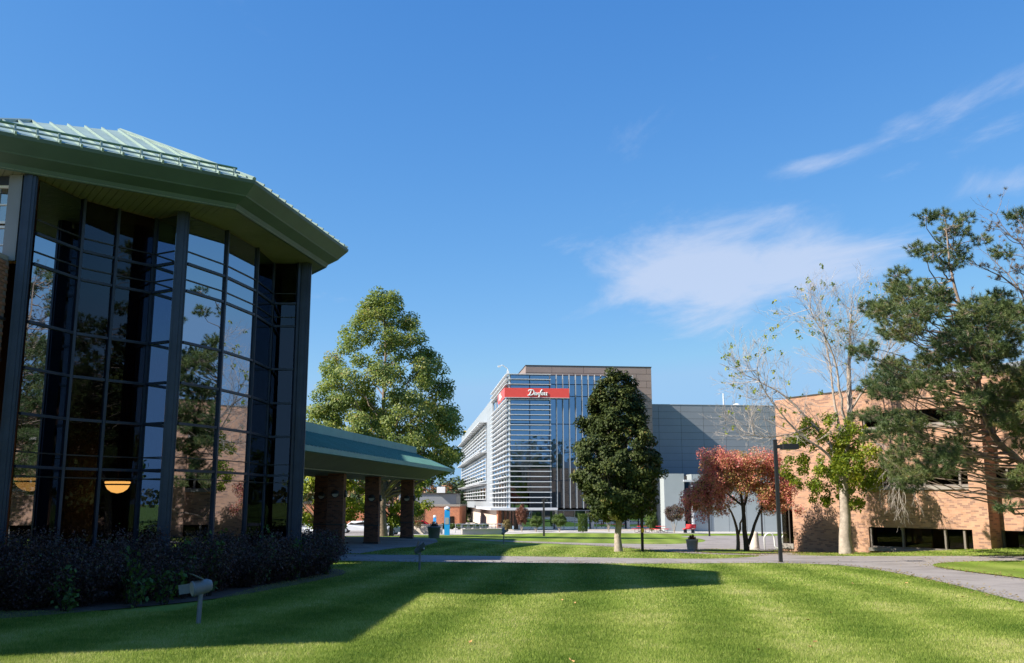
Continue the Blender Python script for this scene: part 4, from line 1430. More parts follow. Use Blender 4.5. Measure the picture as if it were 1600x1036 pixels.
crown_tree('linden_tree', 'bright yellow green tree seen under the walkway roof', (-17.5, 88, gz(-17.5, 88)), 7.6, .2,
           [(.12, .6), (.35, 1), (.6, .9), (.85, .55), (1, .1)], 3.6, 3.4, 70, .75, 12000, .28, 'leaf_yellow', 'bark', tint0=.4)
crown_tree('linden_tree', 'yellow green tree behind the brick pillars of the walkway', (-11.5, 92, gz(-11.5, 92)), 8.2, .2,
           [(.15, .5), (.35, 1), (.6, .9), (.85, .5), (1, .1)], 3.6, 3.2, 60, .75, 10000, .26, 'leaf_ash', 'bark', tint0=.42)


# ---- red crab apple
def crab_tree(name, label, base, limbs, seed, blobs, nleaf, dark=True):
    root = thing(name, label, 'tree', base)
    b = np.array(base)
    paths = []
    tips = []
    for k, (pts, r0, r1) in enumerate(limbs):
        P = smooth_path(np.array(pts) - b, 9, 0.02)
        P[:, 1] += np.linspace(0, rng.uniform(-.9, .9), 9) if k else 0
        paths.append((P, np.linspace(r0, r1, 9), 8))
        tips += [P[i] for i in range(4, 9)]
    tips = np.array(tips)
    C = []
    for (x, z, r) in blobs:
        c = np.array([x - b[0], rng.uniform(-1.5, 1.5), z - b[2]])
        C.append((*c, r))
        j = np.argmin(((tips - c[:3]) ** 2).sum(1))
        paths.append(limb(tips[j], c[:3], .03, .006, 6, .06, .1, 4))
        for q in range(7):
            e = c[:3] + rand_dirs(1)[0] * r * rng.uniform(.6, 1.05)
            paths.append(limb(c[:3] + rng.normal(0, .1, 3), e, .009, .003, 4, .05, .05, 3))
    link('trunk', tubes_mesh('trunk', paths, 'bark_dark' if dark else 'bark'), root)
    C = np.array(C)
    w = C[:, 3] ** 2
    idx = rng.choice(len(C), nleaf, p=w / w.sum())
    d = rand_dirs(nleaf)
    P = C[idx, :3] + d * (C[idx, 3] * rng.uniform(.1, 1, nleaf) ** .55)[:, None]
    # outer clumps redder, inner ones greener, as the tree turns
    tint = .56 + .10 * np.abs(P[:, 0]) / 3 + rng.normal(0, .14, len(C))[idx] + rng.normal(0, .19, nleaf)
    link('crown', leaves_mesh('crown', P, .105, 'leaf_crab', tint, None), root)
    return root


bl = []
for _ in range(210):
    a = rng.uniform(0.02, math.pi - .02)
    q = rng.uniform(.2, 1) ** .6
    bl.append((13.2 + 2.85 * q * math.cos(a), 1.7 + 3.85 * q * math.sin(a) * (0.85 + .15 * math.sin(3 * a)) + rng.uniform(-.45, .1), rng.uniform(.34, .55)))
for _ in range(30):
    bl.append((rng.uniform(10.1, 12.0), rng.uniform(.7, 2.2), .42))
    bl.append((rng.uniform(14.8, 16.3), rng.uniform(1.0, 2.6), .4))
crab_tree('crab_apple_tree', 'crab apple tree with red and orange autumn leaves on forked dark trunk', (13.54, 56.0, gz(13.54, 56) - .05),
          [([(13.54, 56, -1.3), (13.47, 56, .48), (13.41, 56, 1.76), (13.1, 56, 3.23), (12.9, 56, 3.9)], .17, .02),
           ([(13.64, 56, -.8), (14.1, 56, .48), (14.6, 56, 1.58), (15.15, 56, 3.05), (15.25, 56, 3.4)], .11, .02),
           ([(13.49, 56, 1.03), (13.89, 56, 2.5), (14.2, 56, 3.6)], .08, .02),
           ([(13.4, 56, 1.39), (12.32, 56, 2.31), (11.21, 56, 2.68), (10.64, 56, 2.31)], .07, .015),
           ([(14.6, 56, 1.58), (15.49, 56, 2.31), (15.97, 56, 2.31)], .06, .015)], 3, bl, 48000)
bl2 = [(rng.uniform(11.4, 14.4), rng.uniform(1.4, 3.0), .45) for _ in range(22)]
crab_tree('crab_apple_tree', 'smaller crab apple with pale sunlit stem behind the forked dark trunk', (13.5, 58.0, gz(13.5, 58) - .05),
          [([(13.5, 58, -1.3), (13.57, 58, -.31), (13.38, 58, .63), (13.03, 58, 1.38), (12.36, 58, 1.95)], .12, .02),
           ([(13.57, 58, -.31), (13.86, 58, 1.01), (14.1, 58, 2.14)], .07, .015)], 4, bl2, 2500, False)


# ---- thinning ash with bare twigs above and yellow-green leaves below
def grow(paths, tips, p, d, L, r, depth, spread, up):
    n = 4
    P = [p]
    q = p.copy()
    dd = d.copy()
    for i in range(n):
        dd = dd + rng.normal(0, .10, 3) + np.array([0, 0, up])
        dd /= np.linalg.norm(dd)
        q = q + dd * L / n
        P.append(q.copy())
    r1 = r * .55
    paths.append((np.array(P), np.linspace(r, max(r1, .0035), n + 1), 5 if r > .03 else 3))
    if depth == 0:
        tips.append(q)
        return
    for k in range(3 if depth > 1 else 4):
        i = rng.integers(2, n + 1) if k else n
        nd = dd + rng.normal(0, spread, 3)
        nd /= np.linalg.norm(nd)
        grow(paths, tips, P[i], nd, L * rng.uniform(.55, .8), max(r1 * .85, .0055), depth - 1, spread, up)


ASH = [([(17.91, 52, -1.25), (17.91, 52, 1.07), (17.93, 52, 2.44), (18.23, 52, 4.5), (18.64, 52, 6.6), (18.64, 52, 8.73), (18.85, 52, 11.0), (19.0, 52, 12.2)], .33, .03),
       ([(17.94, 52, 2.09), (17.48, 52, 4.85), (16.55, 52, 5.72), (15.5, 52, 7.13), (14.14, 52, 8.02), (12.9, 52, 8.6)], .13, .015),
       ([(18.36, 52, 4.85), (18.03, 52, 6.95), (17.76, 52, 9.45), (16.81, 52, 11.2), (16.4, 52, 12.0)], .10, .02),
       ([(18.19, 52, 3.81), (17.9, 52, 5.9), (17.85, 52, 8.02), (17.68, 52, 10.2), (17.57, 52, 11.6)], .10, .02),
       ([(18.64, 52, 6.6), (19.46, 52, 8.0), (20.2, 52, 9.2), (20.6, 52, 10.0)], .07, .02),
       ([(18.59, 52, 8.02), (19.05, 52, 10.0), (19.5, 52, 11.6)], .07, .02),
       ([(17.96, 52, 2.44), (17.11, 52, 4.5), (15.73, 52, 4.85), (14.58, 52, 6.25), (13.6, 52, 7.4), (13.2, 52, 8.6)], .09, .015),
       ([(18.23, 52, 4.5), (19.25, 52, 5.2), (19.91, 52, 4.5), (20.29, 52, 2.8)], .05, .01),
       ([(16.55, 52, 5.72), (15.4, 52, 5.3), (13.99, 52, 5.0), (12.9, 52, 5.2)], .05, .01)]
ab = np.array((17.91, 52.0, gz(17.91, 52)))
ash = thing('ash_tree', 'half bare tree with pale twigs above and yellow green leaves low down', 'tree', tuple(ab))
paths, twigs, tips = [], [], []
for k, (pts, r0, r1) in enumerate(ASH):
    P = smooth_path(np.array(pts) - ab, 14, .025)
    if k:
        P[:, 1] += np.linspace(0, rng.uniform(-2.2, 2.2), 14)
    rad = np.linspace(r0, r1, 14)
    if k == 0:
        rad[0] *= 1.25
    paths.append((P, rad, 10 if k == 0 else 6))
    for i in range(6 if k == 0 else 4, 14):
        for _ in range(2 if i < 12 else 4):
            d = P[min(i + 1, 13)] - P[i - 1]
            d = d / np.linalg.norm(d) * .7 + rng.normal(0, .5, 3)
            d /= np.linalg.norm(d)
            if k == 7:
                d[2] -= .6
            grow(twigs, tips, P[i], d, rng.uniform(.8, 1.5), .022, 3 if i > 8 and k != 7 else 2, .42, .05 if k != 7 else -.12)
link('trunk', tubes_mesh('trunk', paths, 'bark_pale'), ash)
link('twigs', tubes_mesh('twigs', twigs, 'twig_pale'), ash)
C = []
while len(C) < 120:
    x, y, z = rng.uniform(-3.0, 2.3), rng.uniform(-2.2, 2.2), rng.uniform(2.2, 7.8)
    f = ((x + .4) / 2.7) ** 2 + (y / 2.1) ** 2 + ((z - 4.9) / 2.6) ** 2
    if f < 1 and math.sin(x * 2.3 + 1.0) + math.sin(z * 2.0 + y) > -.75:
        C.append((x, y, z, rng.uniform(.22, .5)))
tp = np.array(tips)
hi = tp[(tp[:, 2] > 6.5)]
for t in hi[rng.integers(0, len(hi), 150)]:
    C.append((*t, .16))
C = np.array(C)
w = np.where(C[:, 3] > .2, C[:, 3] ** 2 * 6, .05)
idx = rng.choice(len(C), 17000, p=w / w.sum())
P = C[idx, :3] + rand_dirs(len(idx)) * (C[idx, 3] * rng.uniform(.1, 1, len(idx)) ** .55)[:, None]
tint = .45 + rng.normal(0, .12, len(C))[idx] + rng.normal(0, .2, len(idx)) + .15 * (P[:, 0] < -1)
link('crown', leaves_mesh('crown', P, .15, 'leaf_ash', tint), ash)


# ---- pines
def needle_tufts(cen, dirs, n_each, length, width, mat, tint_c):
    m = len(cen)
    N = m * n_each
    c = np.repeat(cen, n_each, 0)
    ax = np.repeat(dirs, n_each, 0)
    d = rand_dirs(N) + ax * 0.75
    d /= np.linalg.norm(d, axis=1, keepdims=True)
    b = c + ax * (rng.uniform(-.5, .35, N) * length * 1.1)[:, None]
    L = length * rng.uniform(.7, 1.2, N)
    s = np.cross(d, rand_dirs(N))
    s /= np.linalg.norm(s, axis=1, keepdims=True) + 1e-9
    s *= width * .5
    v = np.stack([b - s, b + s, b + d * L[:, None]], 1).reshape(-1, 3)
    t = np.repeat(np.clip(np.repeat(tint_c, n_each) + rng.normal(0, .12, N), 0, 1), 3)
    return np_mesh('needles', v, np.arange(3 * N), 3, mat, t)


PINE = [
    (16.55,36.41,12.8,0.48), (20.16,42.62,14.81,0.45), (21.42,44.51,14.86,0.52), (22.45,45.07,15.46,0.47), (21.16,42.98,14.1,0.45), (21.37,45.12,14.61,0.53),
    (16.01,36.17,11.44,0.47), (17.84,38.75,11.96,0.61), (21.75,45.18,13.88,0.71), (22.2,43.36,13.8,0.45), (18.87,39.9,11.7,0.52), (22.01,44.96,13.29,0.47),
    (17.49,41.89,11.71,0.6), (18.04,43.77,11.65,0.4), (16.87,38.79,10.51,0.61), (17.21,37.82,10.21,0.59), (17.08,40.22,10.28,0.74), (15.06,37.3,9.4,0.49),
    (15.19,39.63,9.83,0.36), (17.68,45.14,10.5,0.47), (16.04,39.15,9.33,0.56), (15.61,36.09,8.81,0.66), (16.5,36.43,8.96,0.57), (17.43,37.61,9.81,0.49),
    (17.37,43.45,9.57,0.45), (16.29,39.45,8.57,0.36), (16.55,38.76,8.81,0.51), (18.33,36.92,9.23,0.58), (23.42,45.33,10.85,0.83), (19.45,40.03,9.23,0.63),
    (18.1,37.98,8.66,0.5), (18.49,36.56,8.32,0.77), (19.24,36.53,8.56,0.57), (20.27,37.6,9.2,0.39), (22.87,42.43,9.19,0.55), (16.91,37.42,7.54,0.69), (17.21,36.39,7.79,0.67),
    (20.04,40.66,8.32,0.85), (19.84,38.37,7.68,0.8), (24.45,45.48,9.01,0.71), (17.27,37.16,7.16,0.68), (18.12,41.03,7.45,0.75), (18.18,43.35,7.78,0.68),
    (16.17,39.89,6.93,0.63), (17.81,45.38,8.07,0.53), (15.22,40.54,7.93,0.48), (14.21,38.3,7.67,0.3), (15.27,39.9,6.75,0.47), (17.59,36.35,6.63,0.67), (20.27,40.0,7.31,0.73),
    (20.25,38.36,6.64,0.7), (23.92,44.45,6.94,0.7), (19.53,43.89,7.17,0.69), (17.22,40.74,6.77,0.53), (14.5,36.3,5.72,0.47), (19.8,38.42,6.05,0.6), (20.56,38.3,5.69,0.6),
    (14.99,37.98,6.34,0.56), (15.86,38.2,6.04,0.56), (17.09,44.26,5.53,0.65), (15.02,37.35,4.62,0.64), (15.44,36.49,4.62,0.54), (19.4,44.82,4.93,0.55),
    (16.09,41.37,4.42,0.51), (16.97,45.41,5.73,0.45), (16.45,39.83,3.91,0.59), (19.21,44.56,3.81,0.77), (19.08,42.21,3.87,0.73), (20.5,43.51,4.11,0.64),
    (20.61,43.07,3.65,0.53), (16.4,40.7,3.04,0.6), (15.45,36.88,2.6,0.5), (16.74,38.0,3.1,0.56), (17.99,44.3,2.52,0.44), (20.55,44.55,3.35,0.55), (22.57,44.78,6.14,0.66),
    (20.54,39.2,5.17,0.68), (22.62,42.24,6.86,0.62), (22.48,43.6,6.57,0.64), (22.44,42.1,4.82,0.41), (23.19,43.74,2.69,0.43), (21.38,41.02,2.29,0.4), (19.67,42.22,5.62,0.52),
    (20.47,42.52,5.12,0.47), (17.46,38.55,6.08,0.47), (21.53,44.77,7.18,0.44), (18.84,45.08,11.96,0.55), (15.38,36.71,9.88,0.29), (19.08,45.23,11.64,0.6),
    (20.9,45.14,11.39,0.6), (18.67,42.35,10.49,0.66), (14.31,36.42,8.99,0.4), (17.44,44.54,11.01,0.35), (14.72,37.21,9.24,0.33), (18.62,45.2,11.03,0.55),
    (18.4,42.34,9.45,0.66), (16.02,36.57,9.1,0.49), (17.31,37.59,9.42,0.42), (16.99,42.03,9.01,0.37), (17.38,41.41,8.73,0.32), (18.49,43.09,9.17,0.48), (22.9,44.81,11.1,0.6),
    (20.04,38.08,9.87,0.59), (17.74,36.03,8.89,0.48), (21.55,44.76,10.36,0.5), (18.48,36.12,7.68,0.64), (23.05,44.33,9.53,0.59), (19.75,37.1,9.32,0.33),
    (23.53,43.69,9.87,0.49), (20.15,43.44,8.98,0.68), (21.6,44.34,9.57,0.69), (21.02,41.23,8.07,0.73), (22.25,44.35,9.07,0.79), (20.14,37.92,8.2,0.51),
    (18.93,42.38,7.95,0.66), (17.56,39.14,6.69,0.61), (17.97,44.47,7.85,0.59), (18.11,43.35,7.11,0.58), (16.33,40.48,7.52,0.41), (15.73,41.0,8.29,0.41),
    (13.19,36.25,7.42,0.24), (13.75,36.32,5.98,0.36), (20.81,41.65,7.67,0.65), (19.95,40.64,7.65,0.63), (23.97,44.21,7.83,0.69), (22.89,41.78,7.03,0.56),
    (16.03,37.32,6.36,0.5), (16.22,39.44,6.4,0.44), (16.86,43.29,6.76,0.48), (20.52,40.97,6.13,0.55), (19.64,36.1,5.09,0.48), (17.11,43.96,6.61,0.55),
    (18.49,43.86,7.16,0.55), (14.71,36.81,4.77,0.46), (17.2,41.16,4.76,0.6), (16.39,39.62,5.2,0.5), (18.7,43.48,4.43,0.46), (14.7,38.96,4.34,0.41), (13.92,38.22,5.03,0.32),
    (16.43,40.62,3.57,0.51), (20.23,45.18,3.85,0.66), (16.85,36.9,3.14,0.54), (17.0,37.09,3.54,0.47), (20.16,41.9,3.22,0.44), (17.5,44.41,3.52,0.56), (17.01,40.87,2.3,0.47),
    (17.3,40.12,2.83,0.5), (17.95,44.15,2.85,0.37), (19.76,43.38,2.94,0.45), (17.98,36.64,5.47,0.46), (23.89,44.37,5.97,0.65), (20.69,37.86,6.07,0.48),
    (20.55,38.87,5.87,0.49), (23.45,43.95,4.63,0.37), (21.28,40.01,2.9,0.33), (22.43,43.58,2.54,0.36), (17.52,37.59,4.83,0.39), (21.07,44.31,4.94,0.42),
    (17.24,37.68,5.66,0.39), (17.64,37.42,6.2,0.31), (20.92,40.7,5.52,0.58), (20.77,39.22,4.85,0.56), (22.04,41.15,6.13,0.59), (22.55,44.59,6.74,0.57),
    (22.51,42.75,2.15,0.55), (18.5,36.05,1.48,0.4), (20.83,38.96,3.79,0.43), (17.72,41.18,4.18,0.56), (18.11,40.62,3.47,0.52), (17.46,42.8,3.0,0.55), (18.84,40.6,4.15,0.49)
]
STEM = [(23.7, 42.0, -0.5), (23.25, 42.0, 2.28), (22.51, 42.0, 3.34), (22.03, 42.0, 3.59), (21.2, 42.0, 4.46), (20.79, 42.0, 5.59), (20.79, 42.0, 6.85), (20.7, 42.0, 8.53), (20.27, 42.0, 10.29), (19.96, 42.0, 12.07), (19.95, 42.0, 13.9)]


def pine_tree(name, label, stem, r0, blobs, mat, tufts_per, needles, tint0, extra=None):
    base = np.array((stem[0][0], stem[0][1], gz(stem[0][0], stem[0][1])))
    root = thing(name, label, 'tree', tuple(base))
    S = smooth_path(np.array(stem) - base, 40, .02)
    paths = [(S, np.interp(np.linspace(0, 1, 40), [0, .08, .5, 1], [r0 * 1.2, r0, r0 * .62, .03]), 10)]
    cen, dirs, tt = [], [], []
    for (x, y, z, r) in blobs:
        c = np.array((x, y, z)) - base
        hd = np.linalg.norm(S[:, :2] - c[:2], axis=1)
        cost = np.abs(S[:, 2] - (c[2] - .15 * hd)) + .35 * hd
        cost[:4] += 9
        j = int(np.argmin(cost))
        L = limb(S[j], c, max(.015, .034 * min(1.6, hd[j] / 3)), .01, 8, .09, .16, 5)
        paths.append(L)
        ot = c - S[j]
        ot /= np.linalg.norm(ot) + 1e-6
        n = int(tufts_per * (r / .5) ** 1.7) + 2
        tb = rng.normal(0, .12) + tint0
        for _ in range(n):
            q = rand_dirs(1)[0] * rng.uniform(.2, 1) ** .5 * r * np.array([1.1, 1.1, .72])
            p = c + q
            dv = ot * .5 + q / (np.linalg.norm(q) + 1e-6) * .7 + np.array([0, 0, .45])
            dv /= np.linalg.norm(dv)
            cen.append(p); dirs.append(dv); tt.append(tb + rng.normal(0, .1))
            if rng.uniform() < .6:
                paths.append(limb(c + q * .1, p, .009, .005, 4, .02, .1, 3))
    if extra:
        for pts, ra, rb in extra:
            P = smooth_path(np.array(pts) - base, 12, .05)
            P[:, 1] += np.linspace(0, rng.uniform(-1.5, 1.5), 12)
            paths.append((P, np.linspace(ra, rb, 12), 6))
            tw, tips_ = [], []
            for i in range(3, 12):
                for _ in range(2):
                    d = P[i] - P[i - 2]
                    d = d / np.linalg.norm(d) * .8 + rng.normal(0, .45, 3)
                    d /= np.linalg.norm(d)
                    grow(tw, tips_, P[i], d, rng.uniform(.5, 1.0), .016, 1, .4, .05)
            paths += tw
            for t in tips_:
                if rng.uniform() < .30:
                    cen.append(t); dirs.append(rand_dirs(1)[0]); tt.append(tint0 + rng.normal(0, .25))
    link('trunk', tubes_mesh('trunk', paths, 'bark_pine'), root)
    link('needles', needle_tufts(np.array(cen), np.array(dirs), needles, .18, .017, mat, np.array(tt)), root)
    return root


pine = pine_tree('pine_tree', 'large crooked pine with dark green needle tufts before the brick building', STEM, .20, PINE, 'needle', 36, 42, .5)
p2x = [([(27.96, 46, 8.55), (25.44, 46, 11.76), (24.26, 46, 12.74), (22.4, 46, 13.4)], .09, .012), ([(27.78, 46, 9.82), (25.63, 46, 13.73), (24.43, 46, 14.72), (24.03, 46, 15.55)], .07, .012),
       ([(27.31, 46, 11.44), (25.85, 46, 14.39), (25.46, 46, 15.39)], .06, .012), ([(27.83, 46, 7.28), (25.73, 46, 11.44), (25.24, 46, 13.07), (24.37, 46, 14.06)], .08, .012),
       ([(27.53, 46, 10.47), (25.06, 46, 11.11), (23.18, 46, 11.44)], .07, .012), ([(27.3, 46, 11), (28.5, 46, 13.5), (29.5, 46, 14.5)], .07, .012)]
p2b = [(24.0, 45.8, 15.1, .35), (25.3, 46.2, 15.0, .4), (25.0, 45.6, 13.0, .3), (24.2, 46.3, 12.6, .3), (23.6, 46, 13.2, .25), (26.2, 46, 14.2, .4), (28, 46, 13, .5), (29, 46, 12, .5), (25.6, 46, 14.6, .3), (25.3, 46.4, 11.4, .35), (26.4, 45, 10.2, .5), (29.4, 46, 9, .6)]
pine_tree('pine_tree', 'sparse dying pine with bare branches and brown needle tufts', [(27.32, 46, -.6), (27.83, 46, 7.28), (27.28, 46, 11.11), (26.91, 46, 13.73)], .22, p2b, 'needle_dry', 10, 36, .4, p2x)

# trees standing off to the right and behind the viewer; they show in the dark glass
for i, (x, y, h) in enumerate(((31, 24, 11), (36, 12, 13), (28, 32, 10), (24, 17, 9))):
    c = copy_tree(pine, (x, y, gz(x, y)), 1.3 + i * 1.9, ['dark pine standing across the road beside the long brick building', 'dark pine nearest the brick wing across the road', 'dark pine at the road bend close to the crooked pine', 'dark pine on the road island opposite the dark glass'][i])
for i, (x, y, h) in enumerate(((27, 22.5, 9.5), (29, 15, 10.5), (33, 18, 11))):
    crown_tree('oak_tree', ['dense dark oak across the road facing the glass', 'taller dark oak between the pines across the road', 'dark oak close to the brick wing across the road'][i], (x, y, gz(x, y)), h, .25,
               [(.12, .7), (.3, 1), (.6, .95), (.85, .6), (1, .15)], 3.6, 3.6, 80, .9, 9000, .3, 'leaf_maple', 'bark', tint0=.5)
for i in range(9):
    x = -44 + i * 11 + rng.uniform(-3, 3)
    y = -46 + rng.uniform(-6, 6)
    crown_tree('oak_tree', 'leafy green tree in the row along the far side of the near lawn', (x, y, gz(x, y)), rng.uniform(8, 12), .25,
               [(.15, .5), (.35, 1), (.6, .9), (.85, .5), (1, .1)], 4.2, 4.2, 40, 1.3, 3500, .5, 'leaf_sycamore', 'bark', group='trees along the far side of the near lawn', tint0=.35)

# ---- far tree line
FT = []
for i in range(34):
    x = -66 + i * 2.9 + rng.uniform(-1.5, 1.5)
    FT.append((x, rng.uniform(235, 300)))
for i in range(18):
    FT.append((-50 + i * 2.3 + rng.uniform(-1, 1), rng.uniform(212, 235)))
kinds = [('leaf_far_green', 'rounded dark green tree in the wood beyond the low brick building'), ('leaf_far_gold', 'gold leaved tree in the wood beyond the low brick building'), ('leaf_far_rust', 'rust coloured tree in the wood beyond the low brick building')]
for i, (x, y) in enumerate(FT):
    k = 0 if rng.uniform() < .5 else (1 if rng.uniform() < .65 else 2)
    crown_tree('woodland_tree', kinds[k][1], (x, y, gz(x, y)), rng.uniform(8.0, 10.6), .25, [(.08, .7), (.35, 1), (.65, .9), (.88, .5), (1, .12)], 4.4, 4.0, 26, 1.5, 1500, .75, kinds[k][0], 'bark', group='far ' + kinds[k][0].split('_')[2] + ' trees', tint0=.5)

# far-off wood closing the horizon all round
nw = 26000
wa = rng.uniform(0, 2 * math.pi, nw)
wr = rng.uniform(390, 450, nw)
wx, wy = wr * np.cos(wa), wr * np.sin(wa) + 20
top = 8.5 + 2.2 * np.sin(wa * 37) + 1.6 * np.sin(wa * 83 + 1) + 1.2 * np.sin(wa * 151 + 2)
wz = gzv(wx, wy) + top * rng.uniform(0, 1, nw) ** .7
tintw = .5 + .35 * np.sin(wa * 61) + rng.normal(0, .15, nw)
wood = link('woodland', leaves_mesh('woodland', np.stack([wx, wy, wz], 1), 2.6, 'leaf_far_wood', tintw))
tag(wood, 'distant belt of green and gold autumn woodland on the horizon', 'woodland', None, 'stuff')


# ================================================================== PLANTING BY THE GLASS
def shrub(name, label, x, y, r, h, nleaf, leaf, mat, group=None, bare=40, tint0=.4, sq=1.0):
    root = thing(name, label, 'shrub', (x, y, gz(x, y)), rng.uniform(0, 6.28), group)
    paths = []
    C = []
    for _ in range(bare):
        a = rng.uniform(0, 6.28)
        q = rng.uniform(.1, 1) ** .6
        hh = h * (1 - .45 * q * q) * rng.uniform(.75, 1.05)
        tip = np.array((r * q * math.cos(a), r * q * math.sin(a) * sq, hh))
        paths.append(limb((tip[0] * .15, tip[1] * .15, -.03), tip, .012, .003, 6, .03, -.25, 3))
        for f in (.35, .55, .75, .92, 1.0):
            C.append(paths[-1][0][min(5, int(f * 5))])
    link('stems', tubes_mesh('stems', paths, 'bark_dark'), root)
    C = np.array(C)
    idx = rng.integers(0, len(C), nleaf)
    P = C[idx] + rng.normal(0, .085 * (r ** .5), (nleaf, 3))
    P = P[P[:, 2] > .02]
    tint = tint0 + rng.normal(0, .22, len(P))
    link('foliage', leaves_mesh('foliage', P, leaf, mat, tint, None, .2, .7), root)
    return root


HEDGE = [(-9.9, 17.2), (-9.2, 18.3), (-8.5, 18.9), (-8.9, 19.9), (-7.7, 20.0), (-8.1, 21.0), (-7.1, 21.2), (-7.0, 22.6), (-6.6, 23.9), (-6.4, 25.2), (-6.3, 26.5), (-6.1, 27.9), (-6.0, 29.3), (-6.2, 30.7), (-6.4, 32.0), (-9.9, 18.9), (-10.6, 17.9), (-6.9, 28.9), (-7.2, 30.6)]
for i, (x, y) in enumerate(HEDGE):
    shrub('barberry_shrub', 'dark purple barberry shrub in the bed below the dark glass', x, y, rng.uniform(.95, 1.15), rng.uniform(1.2, 1.5), 9000 if y < 24 else 6500, .05 if y < 24 else .06, 'leaf_barberry', 'barberry shrubs below the glass', 60)
for i, (x, y, h, lab) in enumerate(((-7.6, 19.3, 1.35, 'green leafy sapling poking out of the purple shrubs'), (-6.9, 20.5, 1.5, 'green leafy sapling poking out of the purple shrubs'), (-6.6, 21.3, 1.7, 'green leafy sapling poking out of the purple shrubs'),
                                   (-8.2, 17.9, .9, 'low green weed at the front of the purple shrubs'), (-6.9, 19.4, .9, 'low green weed at the front of the purple shrubs'), (-5.9, 26.3, 1.5, 'green leafy sapling poking out of the purple shrubs'), (-5.7, 29.8, 1.4, 'green leafy sapling poking out of the purple shrubs'), (-7.2, 18.7, 1.0, 'low green weed at the front of the purple shrubs'), (-6.3, 24.6, 1.65, 'green leafy sapling poking out of the purple shrubs'))):
    shrub('weed_sapling', lab, x, y, .34, h, 110, .11, 'leaf_weed', 'weeds among the purple shrubs', 9)
bed = drape('planting_bed', chaikin([(-11, 15.6), (-8.7, 16.5), (-7.4, 18.3), (-6.3, 20.2), (-5.7, 23), (-5.2, 27.5), (-5.2, 31), (-5.9, 33.4), (-8, 33.8), (-9, 30), (-8, 24), (-11, 19.3)], 1), .02, 'soil')
tag(bed, None, None, None, 'structure')


# ================================================================== LAMPS AND FLOODLIGHTS
def floodlight(label, x, y, h, heads, rz):
    t = thing('floodlight', label, 'floodlight', (x, y, gz(x, y)), rz, 'ground floodlights on the lawn')
    part('post', MB().tube([(0, 0, -.05), (0.015, 0, h * .62)], .045, 10), 'lamp_grey', t)
    part('yoke', MB().box(-.06, .06, -.05, .05, h * .62, h * .68), 'lamp_grey', t)
    for (ax, tilt, yaw) in heads:
        M = Matrix.Translation((ax, 0, h * .80)) @ Matrix.Rotation(yaw, 4, 'Z') @ Matrix.Rotation(tilt, 4, 'X')
        hd = part('lamp_head', MB().lathe([(.03, -.24), (.09, -.22), (.125, -.14), (.13, .12), (.14, .125), (.14, .16), (.125, .162)], n=20).xf(M), 'lamp_grey', t, True)
        part('lens', MB().lathe([(.120, .150), (.118, .168)], n=20).xf(M), 'lens', hd)
        q = [Vector((-.12, .13, -.06)), Vector((.12, .13, -.06)), Vector((.12, .27, .16)), Vector((-.12, .27, .16))]
        part('glare_shield', MB().hull8(q, [p + Vector((0, .012, 0)) for p in q]).xf(M), 'lamp_grey', hd)
        q = [Vector((-.13, -.08, .12)), Vector((-.13, .09, .12)), Vector((-.24, .09, .34)), Vector((-.24, -.08, .34))]
        part('barn_door', MB().hull8(q, [p + Vector((-.01, 0, 0)) for p in q]).xf(M), 'lamp_grey', hd)
    t.scale = (.84, .84, .9)
    return t


floodlight('grey floodlight with open shields before the purple shrubs', -5.09, 15.96, .80, [(0, R(99), R(-58))], R(4))
floodlight('grey floodlight on thin post beside the near path in shade', -3.14, 33.0, 1.0, [(0, R(55), R(60))], R(20))
floodlight('dark floodlight on the lawn towards the office block plaza', -.55, 64.0, 1.05, [(0, R(60), R(150))], 0)


def lamp_post(name, label, x, y, h, w, arm, rz, dirt=False):
    t = thing(name, label, 'lamp post', (x, y, gz(x, y)), rz, 'square black lamp posts')
    part('base_plate', MB().box(-w * 1.6, w * 1.6, -w * 1.6, w * 1.6, -.03, .03), 'bronze', t)
    part('pole', MB().box(-w, w, -w, w, .03, h), 'black_metal', t)
    if arm:
        part('arm', MB().box(w, w + .22, -.05, .05, h - .32, h - .18), 'black_metal', t)
        hd = part('lamp_head', MB().box(w + .20, w + arm, -.26, .26, h - .36, h - .15), 'black_metal', t)
        part('lens', MB().box(w + .26, w + arm - .06, -.2, .2, h - .375, h - .361), 'lens', hd)
        part('pole_cap', MB().box(-w - .01, w + .01, -w - .01, w + .01, h, h + .03), 'bronze', t)
    return t


lamp_post('lamp_post', 'tall square black lamp post with box head at the path junction', 10.5, 38.0, 4.75, .065, .80, R(2))
lamp_post('lamp_post', 'black lamp post with yellow tag behind the dark maple', 7.3, 54.3, 3.6, .06, .7, R(20))
t = [o for o in bpy.data.objects if o.get('label', '').startswith('black lamp post with yellow tag')][0]
part('tag', MB().box(-.07, .09, -.075, -.062, 1.05, 1.28), 'yellow', t)
lamp_post('lamp_post', 'slim black lamp post on the far lawn before the glass front', 3.3, 100, 3.9, .09, .9, R(80))
lamp_post('lamp_post', 'slim black lamp post seen behind the crab apple, left of its trunk', 20.6, 101, 4.2, .09, .9, R(80))
lamp_post('lamp_post', 'slim black lamp post seen right of the crab apple trunks', 26.3, 101.7, 4.2, .09, .9, R(80))

